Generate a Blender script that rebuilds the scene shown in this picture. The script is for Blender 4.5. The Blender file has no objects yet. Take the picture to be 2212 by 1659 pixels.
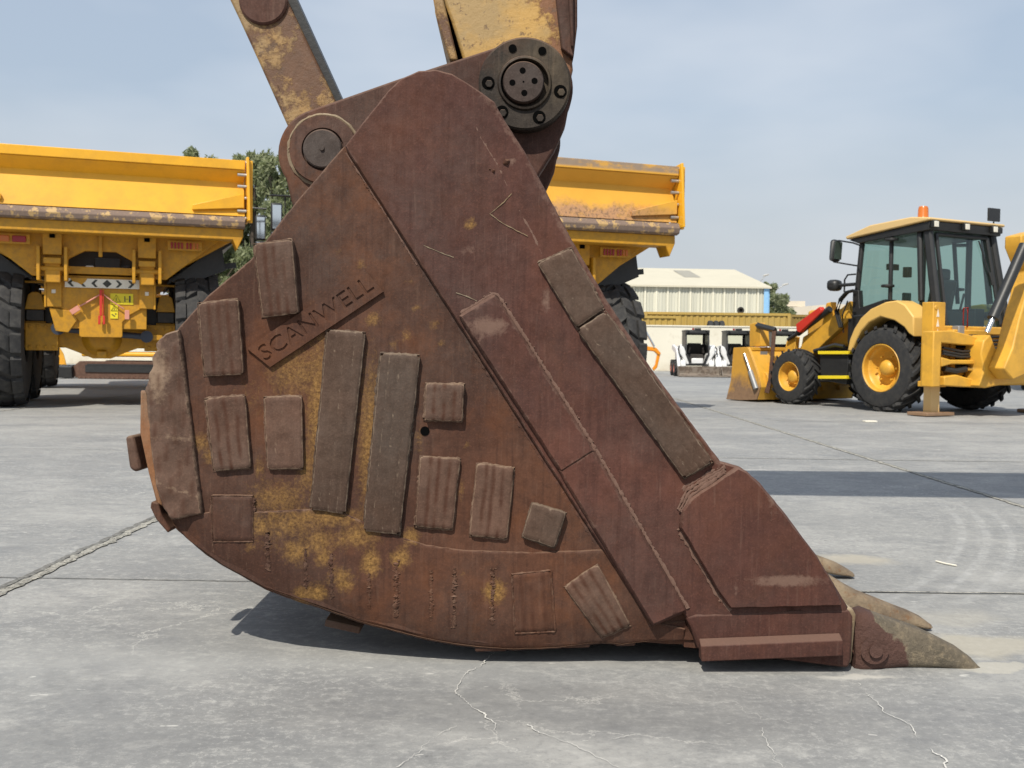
import bpy, bmesh, math, random
from mathutils import Vector, Matrix, noise as mnoise
random.seed(7)
R_ = math.radians
scene = bpy.context.scene
COL = scene.collection

# ------------------------------------------------------------------ camera
FPX = 2240.0                     # focal length for a 2212 px wide picture
CAM_H = 0.90
cam_d = bpy.data.cameras.new("Camera")
cam = bpy.data.objects.new("Camera", cam_d)
COL.objects.link(cam)
cam_d.sensor_width = 36.0
cam_d.lens = 36.0 * FPX / 2212.0
cam_d.clip_start = 0.05
cam_d.clip_end = 6000
ROT = Matrix.Rotation(R_(90 - 1.98), 3, 'X') @ Matrix.Rotation(R_(0.69), 3, 'Z')
cam.matrix_world = Matrix.Translation((0, 0, CAM_H)) @ ROT.to_4x4()
cam_d.dof.use_dof = True
cam_d.dof.focus_distance = 3.0
cam_d.dof.aperture_fstop = 11.0
scene.camera = cam

# ------------------------------------------------------------------ light
SUN_TRAVEL = Vector((0.30, 0.80, -1.0)).normalized()
sun_d = bpy.data.lights.new("Sun", 'SUN')
sun_d.energy = 4.9
sun_d.angle = R_(0.53)
sun_d.color = (1.0, 0.93, 0.81)
sun = bpy.data.objects.new("Sun", sun_d)
sun.rotation_euler = SUN_TRAVEL.to_track_quat('-Z', 'Y').to_euler()
COL.objects.link(sun)
world = bpy.data.worlds.new("World")
scene.world = world
world.use_nodes = True
wn = world.node_tree
wn.nodes.clear()
wo = wn.nodes.new('ShaderNodeOutputWorld')
bg = wn.nodes.new('ShaderNodeBackground')
bg.inputs['Strength'].default_value = 0.10
sky = wn.nodes.new('ShaderNodeTexSky')
sky.sky_type = 'NISHITA'
sky.sun_disc = False
to_sun = -SUN_TRAVEL
sky.sun_elevation = math.asin(to_sun.z)
sky.sun_rotation = math.atan2(to_sun.x, to_sun.y)
sky.air_density = 1.6
sky.dust_density = 2.2
sky.ozone_density = 2.2
wtc = wn.nodes.new('ShaderNodeTexCoord')
wmp = wn.nodes.new('ShaderNodeMapping')
wmp.inputs['Scale'].default_value = (1.2, 1.2, 3.4)
wno = wn.nodes.new('ShaderNodeTexNoise')
wno.inputs['Scale'].default_value = 1.9
wno.inputs['Detail'].default_value = 4
wno.inputs['Roughness'].default_value = 0.5
wmr = wn.nodes.new('ShaderNodeMapRange')
wmr.inputs['From Min'].default_value = 0.44
wmr.inputs['From Max'].default_value = 0.68
wmr.inputs['To Max'].default_value = 0.42
wmx = wn.nodes.new('ShaderNodeMix'); wmx.data_type = 'RGBA'
wmx.inputs[7].default_value = (8.6, 9.0, 9.6, 1)
wml = wn.nodes.new('ShaderNodeMix'); wml.data_type = 'RGBA'
wml.inputs[0].default_value = 0.62
wml.inputs[7].default_value = (6.1, 7.1, 8.7, 1)
wn.links.new(wtc.outputs['Generated'], wmp.inputs['Vector'])
wn.links.new(wmp.outputs[0], wno.inputs['Vector'])
wn.links.new(wno.outputs['Fac'], wmr.inputs['Value'])
wn.links.new(wmr.outputs[0], wmx.inputs[0])
wn.links.new(sky.outputs[0], wml.inputs[6])
wn.links.new(wml.outputs[2], wmx.inputs[6])
wsx = wn.nodes.new('ShaderNodeSeparateXYZ')
wn.links.new(wtc.outputs['Generated'], wsx.inputs[0])
whz = wn.nodes.new('ShaderNodeMapRange')
whz.inputs['From Min'].default_value = 0.22
whz.inputs['From Max'].default_value = 0.0
whz.inputs['To Max'].default_value = 0.85
wn.links.new(wsx.outputs[2], whz.inputs['Value'])
whm = wn.nodes.new('ShaderNodeMix'); whm.data_type = 'RGBA'
whm.inputs[7].default_value = (6.7, 6.9, 7.1, 1)
wn.links.new(whz.outputs[0], whm.inputs[0])
wn.links.new(wmx.outputs[2], whm.inputs[6])
wn.links.new(whm.outputs[2], bg.inputs['Color'])
wn.links.new(bg.outputs[0], wo.inputs['Surface'])
scene.view_settings.view_transform = 'Standard'
scene.view_settings.look = 'None'
scene.view_settings.exposure = -0.08
scene.view_settings.gamma = 1.0

# ------------------------------------------------------------------ helpers
CAMP = Vector((0, 0, CAM_H))
def P(u, v, Y):
    d = ROT @ Vector(((u - 1106) / FPX, -(v - 829.5) / FPX, -1))
    return CAMP + d * (Y / d.y)
def G(u, v, z=0.0):
    d = ROT @ Vector(((u - 1106) / FPX, -(v - 829.5) / FPX, -1))
    return CAMP + d * ((z - CAM_H) / d.z)

def nz(x, y=0.0, z=0.0):
    return mnoise.noise(Vector((x, y, z)))

def nd(nt, typ, ins=None, **props):
    n = nt.nodes.new(typ)
    for k, v in props.items():
        setattr(n, k, v)
    for k, v in (ins or {}).items():
        if isinstance(v, bpy.types.NodeSocket):
            nt.links.new(v, n.inputs[k])
        else:
            n.inputs[k].default_value = v
    return n
def c4(c): return (c[0], c[1], c[2], 1) if len(c) == 3 else c
class NT:
    def __init__(self, name, rough=0.6, metal=0.0):
        self.m = bpy.data.materials.new(name)
        self.m.use_nodes = True
        self.t = self.m.node_tree
        self.b = self.t.nodes['Principled BSDF']
        self.b.inputs['Roughness'].default_value = rough
        self.b.inputs['Metallic'].default_value = metal
        self.tc = nd(self.t, 'ShaderNodeTexCoord').outputs['Object']
    def vec(self, sc=(1, 1, 1), loc=(0, 0, 0)):
        return nd(self.t, 'ShaderNodeMapping', {'Vector': self.tc, 'Scale': sc, 'Location': loc}).outputs[0]
    def noise(self, scale, detail=6, rough=0.6, sc=(1, 1, 1), loc=(0, 0, 0), dist=0.0):
        return nd(self.t, 'ShaderNodeTexNoise', {'Vector': self.vec(sc, loc), 'Scale': scale, 'Detail': detail,
                  'Roughness': rough, 'Distortion': dist}).outputs['Fac']
    def ramp(self, f, a, b, lo=0.0, hi=1.0):
        return nd(self.t, 'ShaderNodeMapRange', {'Value': f, 'From Min': a, 'From Max': b, 'To Min': lo, 'To Max': hi}).outputs[0]
    def mix(self, f, a, b, blend='MIX'):
        n = self.t.nodes.new('ShaderNodeMix'); n.data_type = 'RGBA'; n.blend_type = blend
        for i, v in ((0, f), (6, a), (7, b)):
            if isinstance(v, bpy.types.NodeSocket): self.t.links.new(v, n.inputs[i])
            else: n.inputs[i].default_value = c4(v) if i else v
        return n.outputs[2]
    def math(self, op, a, b=0.0, c=None):
        ins = {0: a, 1: b}
        if c is not None: ins[2] = c
        return nd(self.t, 'ShaderNodeMath', ins, operation=op).outputs[0]
    def attr(self, name):
        return nd(self.t, 'ShaderNodeAttribute', attribute_name=name).outputs['Fac']
    def normal_z(self):
        g = nd(self.t, 'ShaderNodeNewGeometry').outputs['Normal']
        return nd(self.t, 'ShaderNodeSeparateXYZ', {0: g}).outputs[2]
    def color(self, c): self.t.links.new(c, self.b.inputs['Base Color'])
    def rough(self, r): self.t.links.new(r, self.b.inputs['Roughness'])
    def bump(self, h, strength=0.3, dist=0.01):
        n = nd(self.t, 'ShaderNodeBump', {'Height': h, 'Strength': strength, 'Distance': dist})
        self.t.links.new(n.outputs[0], self.b.inputs['Normal'])

def plain(name, c, rough=0.5, metal=0.0, var=0.18, nscale=6.0, bump=0.1, bscale=60.0, dust=0.0, dustc=(0.35, 0.3, 0.24)):
    n = NT(name, rough, metal)
    f = n.noise(nscale, 6)
    dark = tuple(x * (1 - var) for x in c); lite = tuple(min(1, x * (1 + var)) for x in c)
    col = n.mix(f, dark, lite)
    if dust:
        d = n.math('MULTIPLY', n.ramp(n.noise(nscale * 2.3, 8, 0.7), 0.42, 0.72), dust)
        col = n.mix(d, col, dustc)
    n.color(col)
    if bump:
        n.bump(n.noise(bscale, 5, 0.6), bump, 0.01)
    return n.m

def chipped(name, paint, under, amt=0.5, scale=6.0, rough=0.45, streak=None, stain=(0.2, 0.12, 0.06), stain_amt=0.3):
    """paint worn through to what lies under it; amt 0..1 is the worn share"""
    n = NT(name, rough)
    f = n.noise(scale, 10, 0.68)
    c = n.mix(n.noise(scale * 0.6, 5), tuple(x * 0.86 for x in paint), tuple(min(1, x * 1.1) for x in paint))
    st = n.math('MULTIPLY', n.ramp(n.noise(scale * 0.8, 8, 0.7, loc=(3, 1, 7)), 0.45, 0.7), stain_amt)
    c = n.mix(st, c, stain)
    edge = 0.5 + (0.5 - amt) * 0.5
    u2 = n.mix(n.noise(scale * 5, 6), tuple(x * 0.7 for x in under), tuple(min(1, x * 1.4) for x in under))
    k = n.ramp(f, edge, edge + 0.03)
    c = n.mix(k, c, u2)
    n.color(c)
    n.rough(n.ramp(k, 0, 1, rough, 0.8))
    n.bump(n.math('ADD', n.math('MULTIPLY', k, -0.5), n.noise(scale * 12, 5)), 0.25, 0.004)
    return n.m

def steel(name, c1, c2, grey, dustc=(0.20, 0.13, 0.095), rough=0.74, streaks=0.5, bumps=0.32, orange=0.3, spec=0.22, metal=0.0):
    """weathered rusty plate: attributes spots / wear / groove add ochre bloom, pale scuffs and rusty lines"""
    n = NT(name, rough, metal)
    n.b.inputs['Specular IOR Level'].default_value = spec
    big = n.noise(1.7, 7, 0.55, dist=0.4)
    c = n.mix(n.ramp(big, 0.40, 0.60), c1, c2)
    g = n.math('MULTIPLY', n.ramp(n.noise(1.9, 7, 0.6, loc=(9, 2, 4)), 0.46, 0.62), 0.75)
    c = n.mix(g, c, grey)
    g2 = n.ramp(n.noise(9, 9, 0.7, loc=(2, 2, 4)), 0.50, 0.62, 0, 0.45)
    c = n.mix(g2, c, tuple(x * 0.66 for x in c1))
    s = n.math('MULTIPLY', n.ramp(n.noise(1.0, 7, 0.66, sc=(70, 20, 4)), 0.50, 0.66), streaks)
    c = n.mix(s, c, tuple(x * 0.62 for x in c1))
    s2 = n.math('MULTIPLY', n.ramp(n.noise(1.0, 7, 0.68, sc=(100, 30, 7), loc=(4, 4, 4)), 0.56, 0.72), streaks * 0.55)
    c = n.mix(s2, c, dustc)
    mott = n.noise(38, 8, 0.72)
    c = n.mix(n.ramp(mott, 0.42, 0.62, 0.0, 0.26), c, tuple(x * 0.45 for x in c1))
    fine = n.noise(170, 4, 0.7)
    c = n.mix(n.ramp(fine, 0.52, 0.68, 0, 0.28), c, tuple(min(1, x * 1.7) for x in c2))
    o = n.math('MULTIPLY', n.ramp(n.noise(2.4, 8, 0.74, loc=(1, 8, 3)), 0.50, 0.74), orange)
    c = n.mix(o, c, (0.22, 0.075, 0.022))
    # tiny chips and scratches
    ch = n.ramp(n.noise(30, 7, 0.78, sc=(1, 1, 0.6), loc=(5, 5, 5)), 0.70, 0.74, 0, 0.7)
    c = n.mix(ch, c, dustc)
    sp = n.attr('spots')
    spn = n.noise(70, 8, 0.8)
    spf = n.ramp(n.math('ADD', sp, n.math('MULTIPLY', n.math('SUBTRACT', spn, 0.5), 1.8)), 0.30, 0.98)
    c = n.mix(n.math('MULTIPLY', spf, 0.85), c, n.mix(n.ramp(n.noise(110, 6, .75), .38, .62), (0.10, 0.052, 0.016), (0.32, 0.18, 0.055)))
    wr = n.attr('wear')
    wf = n.ramp(n.math('ADD', wr, n.math('MULTIPLY', n.math('SUBTRACT', n.noise(48, 7, 0.75, loc=(2, 2, 2)), 0.5), 1.2)), 0.4, 0.72)
    c = n.mix(n.math('MULTIPLY', wf, 0.8), c, dustc)
    gr = n.attr('groove')
    c = n.mix(n.math('MULTIPLY', gr, n.ramp(n.noise(34, 6, .7), .3, .5, .45, .9)), c, (0.058, 0.023, 0.013))
    dz = n.math('MULTIPLY', n.ramp(n.normal_z(), 0.35, 0.9), 0.65)
    c = n.mix(dz, c, dustc)
    n.color(c)
    h = n.math('ADD', n.math('MULTIPLY', mott, 0.9), n.math('MULTIPLY', fine, 0.25))
    h = n.math('ADD', h, n.math('MULTIPLY', n.noise(9, 5), 0.8))
    h = n.math('ADD', h, n.math('MULTIPLY', spf, 0.35))
    n.bump(h, bumps, 0.006)
    n.rough(n.ramp(mott, 0.3, 0.7, rough - 0.14, min(1, rough + 0.12)))
    return n.m

class MB:
    def __init__(s): s.v = []; s.f = []; s.g = []
    def add(s, vs, fs, M=None):
        k = len(s.v); s.g.append((k, len(s.f)))
        s.v += [tuple(M @ Vector(p)) if M else tuple(p) for p in vs]
        s.f += [tuple(i + k for i in f) for f in fs]
        return s
    def box(s, c, d, rot=None):
        x, y, z = d[0] / 2, d[1] / 2, d[2] / 2
        vs = [(a * x, b * y, e * z) for a in (-1, 1) for b in (-1, 1) for e in (-1, 1)]
        M = Matrix.Translation(c)
        if rot: M = M @ Matrix.Rotation(R_(rot[2]), 4, 'Z') @ Matrix.Rotation(R_(rot[1]), 4, 'Y') @ Matrix.Rotation(R_(rot[0]), 4, 'X')
        return s.add(vs, [(0, 1, 3, 2), (4, 6, 7, 5), (0, 4, 5, 1), (2, 3, 7, 6), (0, 2, 6, 4), (1, 5, 7, 3)], M)
    def cyl(s, p0, p1, r, n=16, r1=None):
        p0 = Vector(p0); p1 = Vector(p1); r1 = r if r1 is None else r1
        q = (p1 - p0).to_track_quat('Z', 'Y').to_matrix()
        vs = []
        for p, rr in ((p0, r), (p1, r1)):
            for i in range(n):
                a = 2 * math.pi * i / n
                vs.append(p + q @ Vector((rr * math.cos(a), rr * math.sin(a), 0)))
        fs = [(i, (i + 1) % n, n + (i + 1) % n, n + i) for i in range(n)]
        fs += [tuple(range(n))[::-1], tuple(range(n, 2 * n))]
        return s.add(vs, fs)
    def prism(s, pts, vec):
        n = len(pts); vec = Vector(vec)
        vs = [Vector(p) for p in pts] + [Vector(p) + vec for p in pts]
        fs = [tuple(range(n)), tuple(range(2 * n - 1, n - 1, -1))]
        fs += [(i, n + i, n + (i + 1) % n, (i + 1) % n) for i in range(n)]
        return s.add(vs, fs)
    def xz(s, pts, y0, y1): return s.prism([(x, y0, z) for x, z in pts], (0, y1 - y0, 0))
    def yz(s, pts, x0, x1): return s.prism([(x0, y, z) for y, z in pts], (x1 - x0, 0, 0))
    def tube(s, pts, r, n=8, jit=0.0, closed=False):
        pts = [Vector(p) for p in pts]; m = len(pts); vs = []
        for i, p in enumerate(pts):
            a = pts[i - 1] if (i or closed) else pts[0]
            b = pts[(i + 1) % m] if (i < m - 1 or closed) else pts[-1]
            q = (b - a).to_track_quat('Z', 'Y').to_matrix()
            rr = r[i] if isinstance(r, (list, tuple)) else r
            for j in range(n):
                t = 2 * math.pi * j / n
                k = rr * (1 + (random.uniform(-jit, jit) if jit else 0))
                vs.append(p + q @ Vector((k * math.cos(t), k * math.sin(t), 0)))
        fs = []
        for i in range(m if closed else m - 1):
            i2 = (i + 1) % m
            fs += [(i * n + j, i * n + (j + 1) % n, i2 * n + (j + 1) % n, i2 * n + j) for j in range(n)]
        if not closed: fs += [tuple(range(n))[::-1], tuple(range((m - 1) * n, m * n))]
        return s.add(vs, fs)
    def lathe(s, prof, o, ax, n=32, caps=True):
        """prof: list of (radius, height along axis)"""
        q = Vector(ax).to_track_quat('Z', 'Y').to_matrix(); o = Vector(o); vs = []
        for r, h in prof:
            for i in range(n):
                a = 2 * math.pi * i / n
                vs.append(o + q @ Vector((r * math.cos(a), r * math.sin(a), h)))
        fs = []
        for k in range(len(prof) - 1):
            fs += [(k * n + i, k * n + (i + 1) % n, (k + 1) * n + (i + 1) % n, (k + 1) * n + i) for i in range(n)]
        if caps and prof[0][0] > 1e-4: fs.append(tuple(range(n))[::-1])
        if caps and prof[-1][0] > 1e-4: fs.append(tuple(range((len(prof) - 1) * n, len(prof) * n)))
        return s.add(vs, fs)
    def mirror_x(s):
        k = len(s.v); s.v += [(-x, y, z) for x, y, z in s.v[:k]]
        s.f += [tuple(i + k for i in f[::-1]) for f in s.f[:len(s.f)]]
        return s
    def each(s, name, m, parent=None, **kw):
        """one object per shape added"""
        out = []
        for i, (v0, f0) in enumerate(s.g):
            v1, f1 = s.g[i + 1] if i + 1 < len(s.g) else (len(s.v), len(s.f))
            b = MB(); b.add(s.v[v0:v1], [tuple(k - v0 for k in f) for f in s.f[f0:f1]])
            out.append(b.build(name, m, parent, **kw))
        return out
    def sides(s, name, m, parent=None, **kw):
        """one object for the left half and one for the right"""
        out = []
        for sg in (-1, 1):
            b = MB()
            for i, (v0, f0) in enumerate(s.g):
                v1, f1 = s.g[i + 1] if i + 1 < len(s.g) else (len(s.v), len(s.f))
                if sum(p[0] for p in s.v[v0:v1]) * sg > 0:
                    b.add(s.v[v0:v1], [tuple(k - v0 for k in f) for f in s.f[f0:f1]])
            if b.v: out.append(b.build(name, m, parent, **kw))
        return out
    def build(s, name, m, parent=None, bevel=0.0, smooth=True, loc=(0, 0, 0), seg=2, attrs=None, label=None):
        me = bpy.data.meshes.new(name)
        me.from_pydata(s.v, [], s.f)
        bm = bmesh.new(); bm.from_mesh(me)
        bmesh.ops.recalc_face_normals(bm, faces=bm.faces)
        bm.to_mesh(me); bm.free()
        return finish(me, name, m, parent, bevel, smooth, loc, seg, label)
def finish(me, name, m, parent, bevel=0.0, smooth=True, loc=(0, 0, 0), seg=2, label=None):
    me.materials.append(m)
    if smooth:
        me.shade_smooth() if hasattr(me, 'shade_smooth') else None
        me.set_sharp_from_angle(angle=R_(38))
    o = bpy.data.objects.new(name, me)
    COL.objects.link(o)
    o.location = loc
    if parent: o.parent = parent
    if bevel:
        b = o.modifiers.new("bevel", 'BEVEL'); b.width = bevel; b.segments = seg
        b.limit_method = 'ANGLE'; b.angle_limit = R_(35); b.harden_normals = False
    if label: o['label'] = label
    return o
def tag(o, label, cat, group=None):
    o['label'] = label; o['category'] = cat
    if group: o['group'] = group
    return o
def struct(o, kind='structure'): o['kind'] = kind; return o
def thing(name, label, cat, loc=(0, 0, 0), rz=0.0, group=None, scale=1.0):
    o = bpy.data.objects.new(name, None); COL.objects.link(o)
    o.empty_display_size = 0.2
    o.location = loc; o.rotation_euler = (0, 0, R_(rz)); o.scale = (scale,) * 3
    return tag(o, label, cat, group)
def dup(o, parent=None):
    c = o.copy(); COL.objects.link(c); c.parent = parent
    for ch in [x for x in COL.objects if x.parent == o]: dup(ch, c)
    return c

# ------------------------------------------------------------------ materials
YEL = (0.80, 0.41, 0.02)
CYEL = (0.70, 0.38, 0.045)
m_yel = chipped('truck_yellow_paint', YEL, (0.30, 0.15, 0.05), 0.02, 3.5, stain=(0.50, 0.25, 0.03), stain_amt=0.45)
m_yel_old = chipped('truck_yellow_paint_worn', YEL, (0.13, 0.09, 0.07), 0.36, 2.6, stain=(0.32, 0.15, 0.06), stain_amt=0.8)
m_yel_rusty = chipped('truck_yellow_paint_rusted', (0.72, 0.37, 0.05), (0.30, 0.18, 0.10), 0.26, 3.4, stain=(0.42, 0.21, 0.09), stain_amt=0.9)
m_lip = chipped('dump_lip_worn_paint', (0.50, 0.33, 0.14), (0.19, 0.135, 0.105), 0.62, 9.0, 0.6)
m_under = plain('truck_yellow_shaded', (0.56, 0.275, 0.012), 0.55, var=0.12, dust=0.55, dustc=(0.22, 0.12, 0.03), bump=0.06)  # darker copy of the truck yellow, underside shade put into the colour
m_cyel = chipped('loader_yellow_paint', CYEL, (0.22, 0.13, 0.06), 0.06, 5.0, stain=(0.34, 0.19, 0.04), stain_amt=0.55)
nb_ = NT('loader_yellow_worn', .5)
zc_ = nd(nb_.t, 'ShaderNodeSeparateXYZ', {0: nb_.tc}).outputs[2]
fz_ = nb_.ramp(nb_.math('ADD', zc_, nb_.math('MULTIPLY', nb_.math('SUBTRACT', nb_.noise(3.5, 9, .7), .5), 1.1)), .52, .20)
cb_ = nb_.mix(nb_.ramp(nb_.noise(2.5, 8, .7), .45, .7, 0, .5), (0.62, 0.33, 0.045), (0.42, 0.22, 0.05))
nb_.color(nb_.mix(fz_, cb_, nb_.mix(nb_.noise(14, 7, .7), (0.15, 0.085, 0.05), (0.34, 0.22, 0.13)))); nb_.bump(nb_.noise(20, 6), .15, .01)
m_cyel_dirty = nb_.m
m_cream = plain('cab_roof_cream', (0.66, 0.46, 0.20), 0.5, var=0.05)
m_black = plain('black_paint', (0.016, 0.017, 0.018), 0.45, var=0.2, dust=0.15, dustc=(0.08, 0.075, 0.07))
m_dark = plain('dark_greasy_metal', (0.03, 0.028, 0.026), 0.6, var=0.4, dust=0.4, dustc=(0.1, 0.08, 0.06))
m_tyre = plain('tyre_rubber', (0.026, 0.026, 0.027), 0.85, var=0.3, dust=0.5, dustc=(0.095, 0.09, 0.082), nscale=5)
m_tyre2 = plain('black_tyre_rubber', (0.020, 0.021, 0.023), 0.8, var=0.3, dust=0.5, dustc=(0.075, 0.07, 0.062), nscale=7)
m_chrome = plain('chrome_rod', (0.7, 0.7, 0.7), 0.2, 1.0, var=0.05, bump=0)
m_bolt = plain('zinc_bolt', (0.45, 0.44, 0.42), 0.45, 0.8, var=0.3)
m_white = plain('white_paint', (0.72, 0.73, 0.73), 0.45, var=0.06, dust=0.25, dustc=(0.5, 0.47, 0.42))
m_red = plain('red_paint', (0.55, 0.035, 0.02), 0.45, var=0.15)
m_redl = plain('red_lamp_plastic', (0.30, 0.01, 0.015), 0.25, var=0.1, bump=0)
m_orl = plain('amber_lamp_plastic', (0.55, 0.15, 0.02), 0.25, var=0.1, bump=0)
m_orange = plain('orange_paint', (0.75, 0.26, 0.01), 0.4, var=0.06)
m_sticker = plain('yellow_sticker', (0.75, 0.62, 0.02), 0.5, var=0.06, bump=0)
m_pink = plain('faded_red_strap', (0.62, 0.27, 0.2), 0.8, var=0.15)
m_brownbar = plain('brown_rusty_bar', (0.085, 0.04, 0.025), 0.7, var=0.4, dust=0.4, dustc=(0.2, 0.12, 0.08))
m_grey = plain('galvanised_grey', (0.30, 0.31, 0.32), 0.5, 0.4, var=0.15)
m_blue = plain('blue_truck_paint', (0.03, 0.075, 0.22), 0.4, var=0.15, dust=0.3, dustc=(0.1, 0.13, 0.2))
m_mirror = plain('mirror_glass', (0.75, 0.78, 0.8), 0.06, 1.0, var=0.0, bump=0)
m_safety = plain('safety_yellow', (0.80, 0.62, 0.02), 0.5, var=0.1)
m_cont = plain('ochre_container_paint', (0.42, 0.285, 0.065), 0.6, var=0.15, dust=0.3, dustc=(0.4, 0.3, 0.15), nscale=1.2)
m_warn = plain('sticker_print', (0.04, 0.04, 0.03), 0.5, bump=0)
m_pale = plain('pale_sticker', (0.75, 0.72, 0.62), 0.5, var=0.1, bump=0)

gl = NT('green_tinted_glass', 0.03)
gl.b.inputs['Base Color'].default_value = (0.16, 0.24, 0.22, 1)
tr = nd(gl.t, 'ShaderNodeBsdfTransparent', {'Color': (0.62, 0.76, 0.71, 1)})
gs = nd(gl.t, 'ShaderNodeBsdfGlossy', {'Color': (0.9, 0.95, 0.95, 1), 'Roughness': 0.03})
lw = nd(gl.t, 'ShaderNodeLayerWeight', {'Blend': 0.25}).outputs['Facing']
fr = nd(gl.t, 'ShaderNodeMath', {0: lw, 1: 0.35}, operation='MULTIPLY')
dfs = nd(gl.t, 'ShaderNodeBsdfDiffuse', {'Color': (0.25, 0.34, 0.32, 1)})
ms0 = nd(gl.t, 'ShaderNodeMixShader', {0: 0.05, 1: tr.outputs[0], 2: dfs.outputs[0]})
ms = nd(gl.t, 'ShaderNodeMixShader', {0: fr.outputs[0], 1: ms0.outputs[0], 2: gs.outputs[0]})
gl.t.links.new(ms.outputs[0], gl.t.nodes['Material Output'].inputs['Surface'])
m_glass = gl.m
g2 = gl.m.copy(); g2.name = 'clear_glass'; m_clear = g2
for q_ in g2.node_tree.nodes:
    if q_.type == 'BSDF_TRANSPARENT': q_.inputs[0].default_value = (.92, .94, .9, 1)

m_maroon = steel('maroon_bucket_steel', (0.064, 0.027, 0.021), (0.098, 0.040, 0.029), (0.068, 0.041, 0.034), dustc=(0.17, 0.105, 0.08), orange=0.14)
m_brown = steel('brown_bucket_steel', (0.060, 0.027, 0.018), (0.098, 0.042, 0.024), (0.062, 0.041, 0.033), dustc=(0.18, 0.11, 0.075), orange=0.4)
m_block = steel('wear_block_steel', (0.072, 0.038, 0.026), (0.118, 0.066, 0.046), (0.105, 0.070, 0.054), streaks=0.18, dustc=(0.25, 0.175, 0.12), orange=0.06, bumps=0.5)
m_blockdk = steel('grey_wear_block_steel', (0.060, 0.035, 0.024), (0.090, 0.056, 0.040), (0.074, 0.056, 0.045), streaks=0.18, dustc=(0.22, 0.165, 0.12), orange=0.05, bumps=0.5)
m_ear = steel('ear_plate_steel', (0.062, 0.032, 0.025), (0.098, 0.045, 0.032), (0.075, 0.055, 0.045), orange=0.5)
m_boss = steel('greasy_pin_steel', (0.026, 0.020, 0.016), (0.056, 0.043, 0.032), (0.13, 0.098, 0.06), orange=0.2, rough=0.6)
m_pincap = steel('pin_cap_steel', (0.052, 0.036, 0.030), (0.080, 0.060, 0.052), (0.07, 0.06, 0.055), orange=0.0, streaks=0.1)
m_tan = steel('worn_tooth_steel', (0.20, 0.145, 0.085), (0.26, 0.19, 0.115), (0.20, 0.17, 0.13), streaks=0.1, dustc=(0.40, 0.33, 0.24), orange=0.1)
m_hole_paint = plain('painted_hole_black', (0.004, 0.004, 0.004), 1.0, bump=0)  # flat black that paints the dark inside holes, pockets and slots
m_hole_paint.node_tree.nodes['Principled BSDF'].inputs['Specular IOR Level'].default_value = 0

def arm_paint(name, amt, yel, rustc, gyamt=0.75, grad=0.0):
    n = NT(name, 0.6)
    base = n.mix(n.noise(5, 8, 0.6), tuple(x * 0.75 for x in yel), yel)
    gy = n.math('MULTIPLY', n.ramp(n.noise(4, 9, 0.65, loc=(2, 5, 1)), 0.47, 0.6), gyamt)
    base = n.mix(gy, base, (0.17, 0.155, 0.11))
    f = n.noise(4.2, 12, 0.74, loc=(7, 7, 1))
    if grad:
        xx = nd(n.t, 'ShaderNodeSeparateXYZ', {0: n.tc}).outputs[0]
        f = n.math('ADD', f, n.math('MULTIPLY', n.ramp(xx, -.25, .18, -.5, .5), grad))
    r = n.mix(n.noise(26, 8, 0.7), tuple(x * 0.5 for x in rustc), tuple(x * 1.6 for x in rustc))
    k = n.ramp(f, 0.62 - amt * 0.3, 0.68 - amt * 0.3)
    c = n.mix(k, base, r)
    f2 = n.ramp(n.noise(24, 9, 0.75), 0.56, 0.62, 0, 0.8)
    c = n.mix(f2, c, (0.09, 0.05, 0.03))
    c = n.mix(n.ramp(n.noise(14, 9, 0.78, loc=(0, 3, 0)), 0.66, 0.70, 0, 0.6), c, (0.45, 0.33, 0.2))
    n.color(c)
    n.bump(n.math('ADD', n.noise(40, 8, 0.7), n.math('MULTIPLY', k, -0.6)), 0.5, 0.006)
    return n.m
m_stick = arm_paint('worn_yellow_arm_paint', 0.34, (0.52, 0.31, 0.085), (0.17, 0.072, 0.028), .45, .26)
m_link = arm_paint('rusty_link_paint', 0.42, (0.34, 0.20, 0.07), (0.105, 0.050, 0.024), 0.35)

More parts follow.
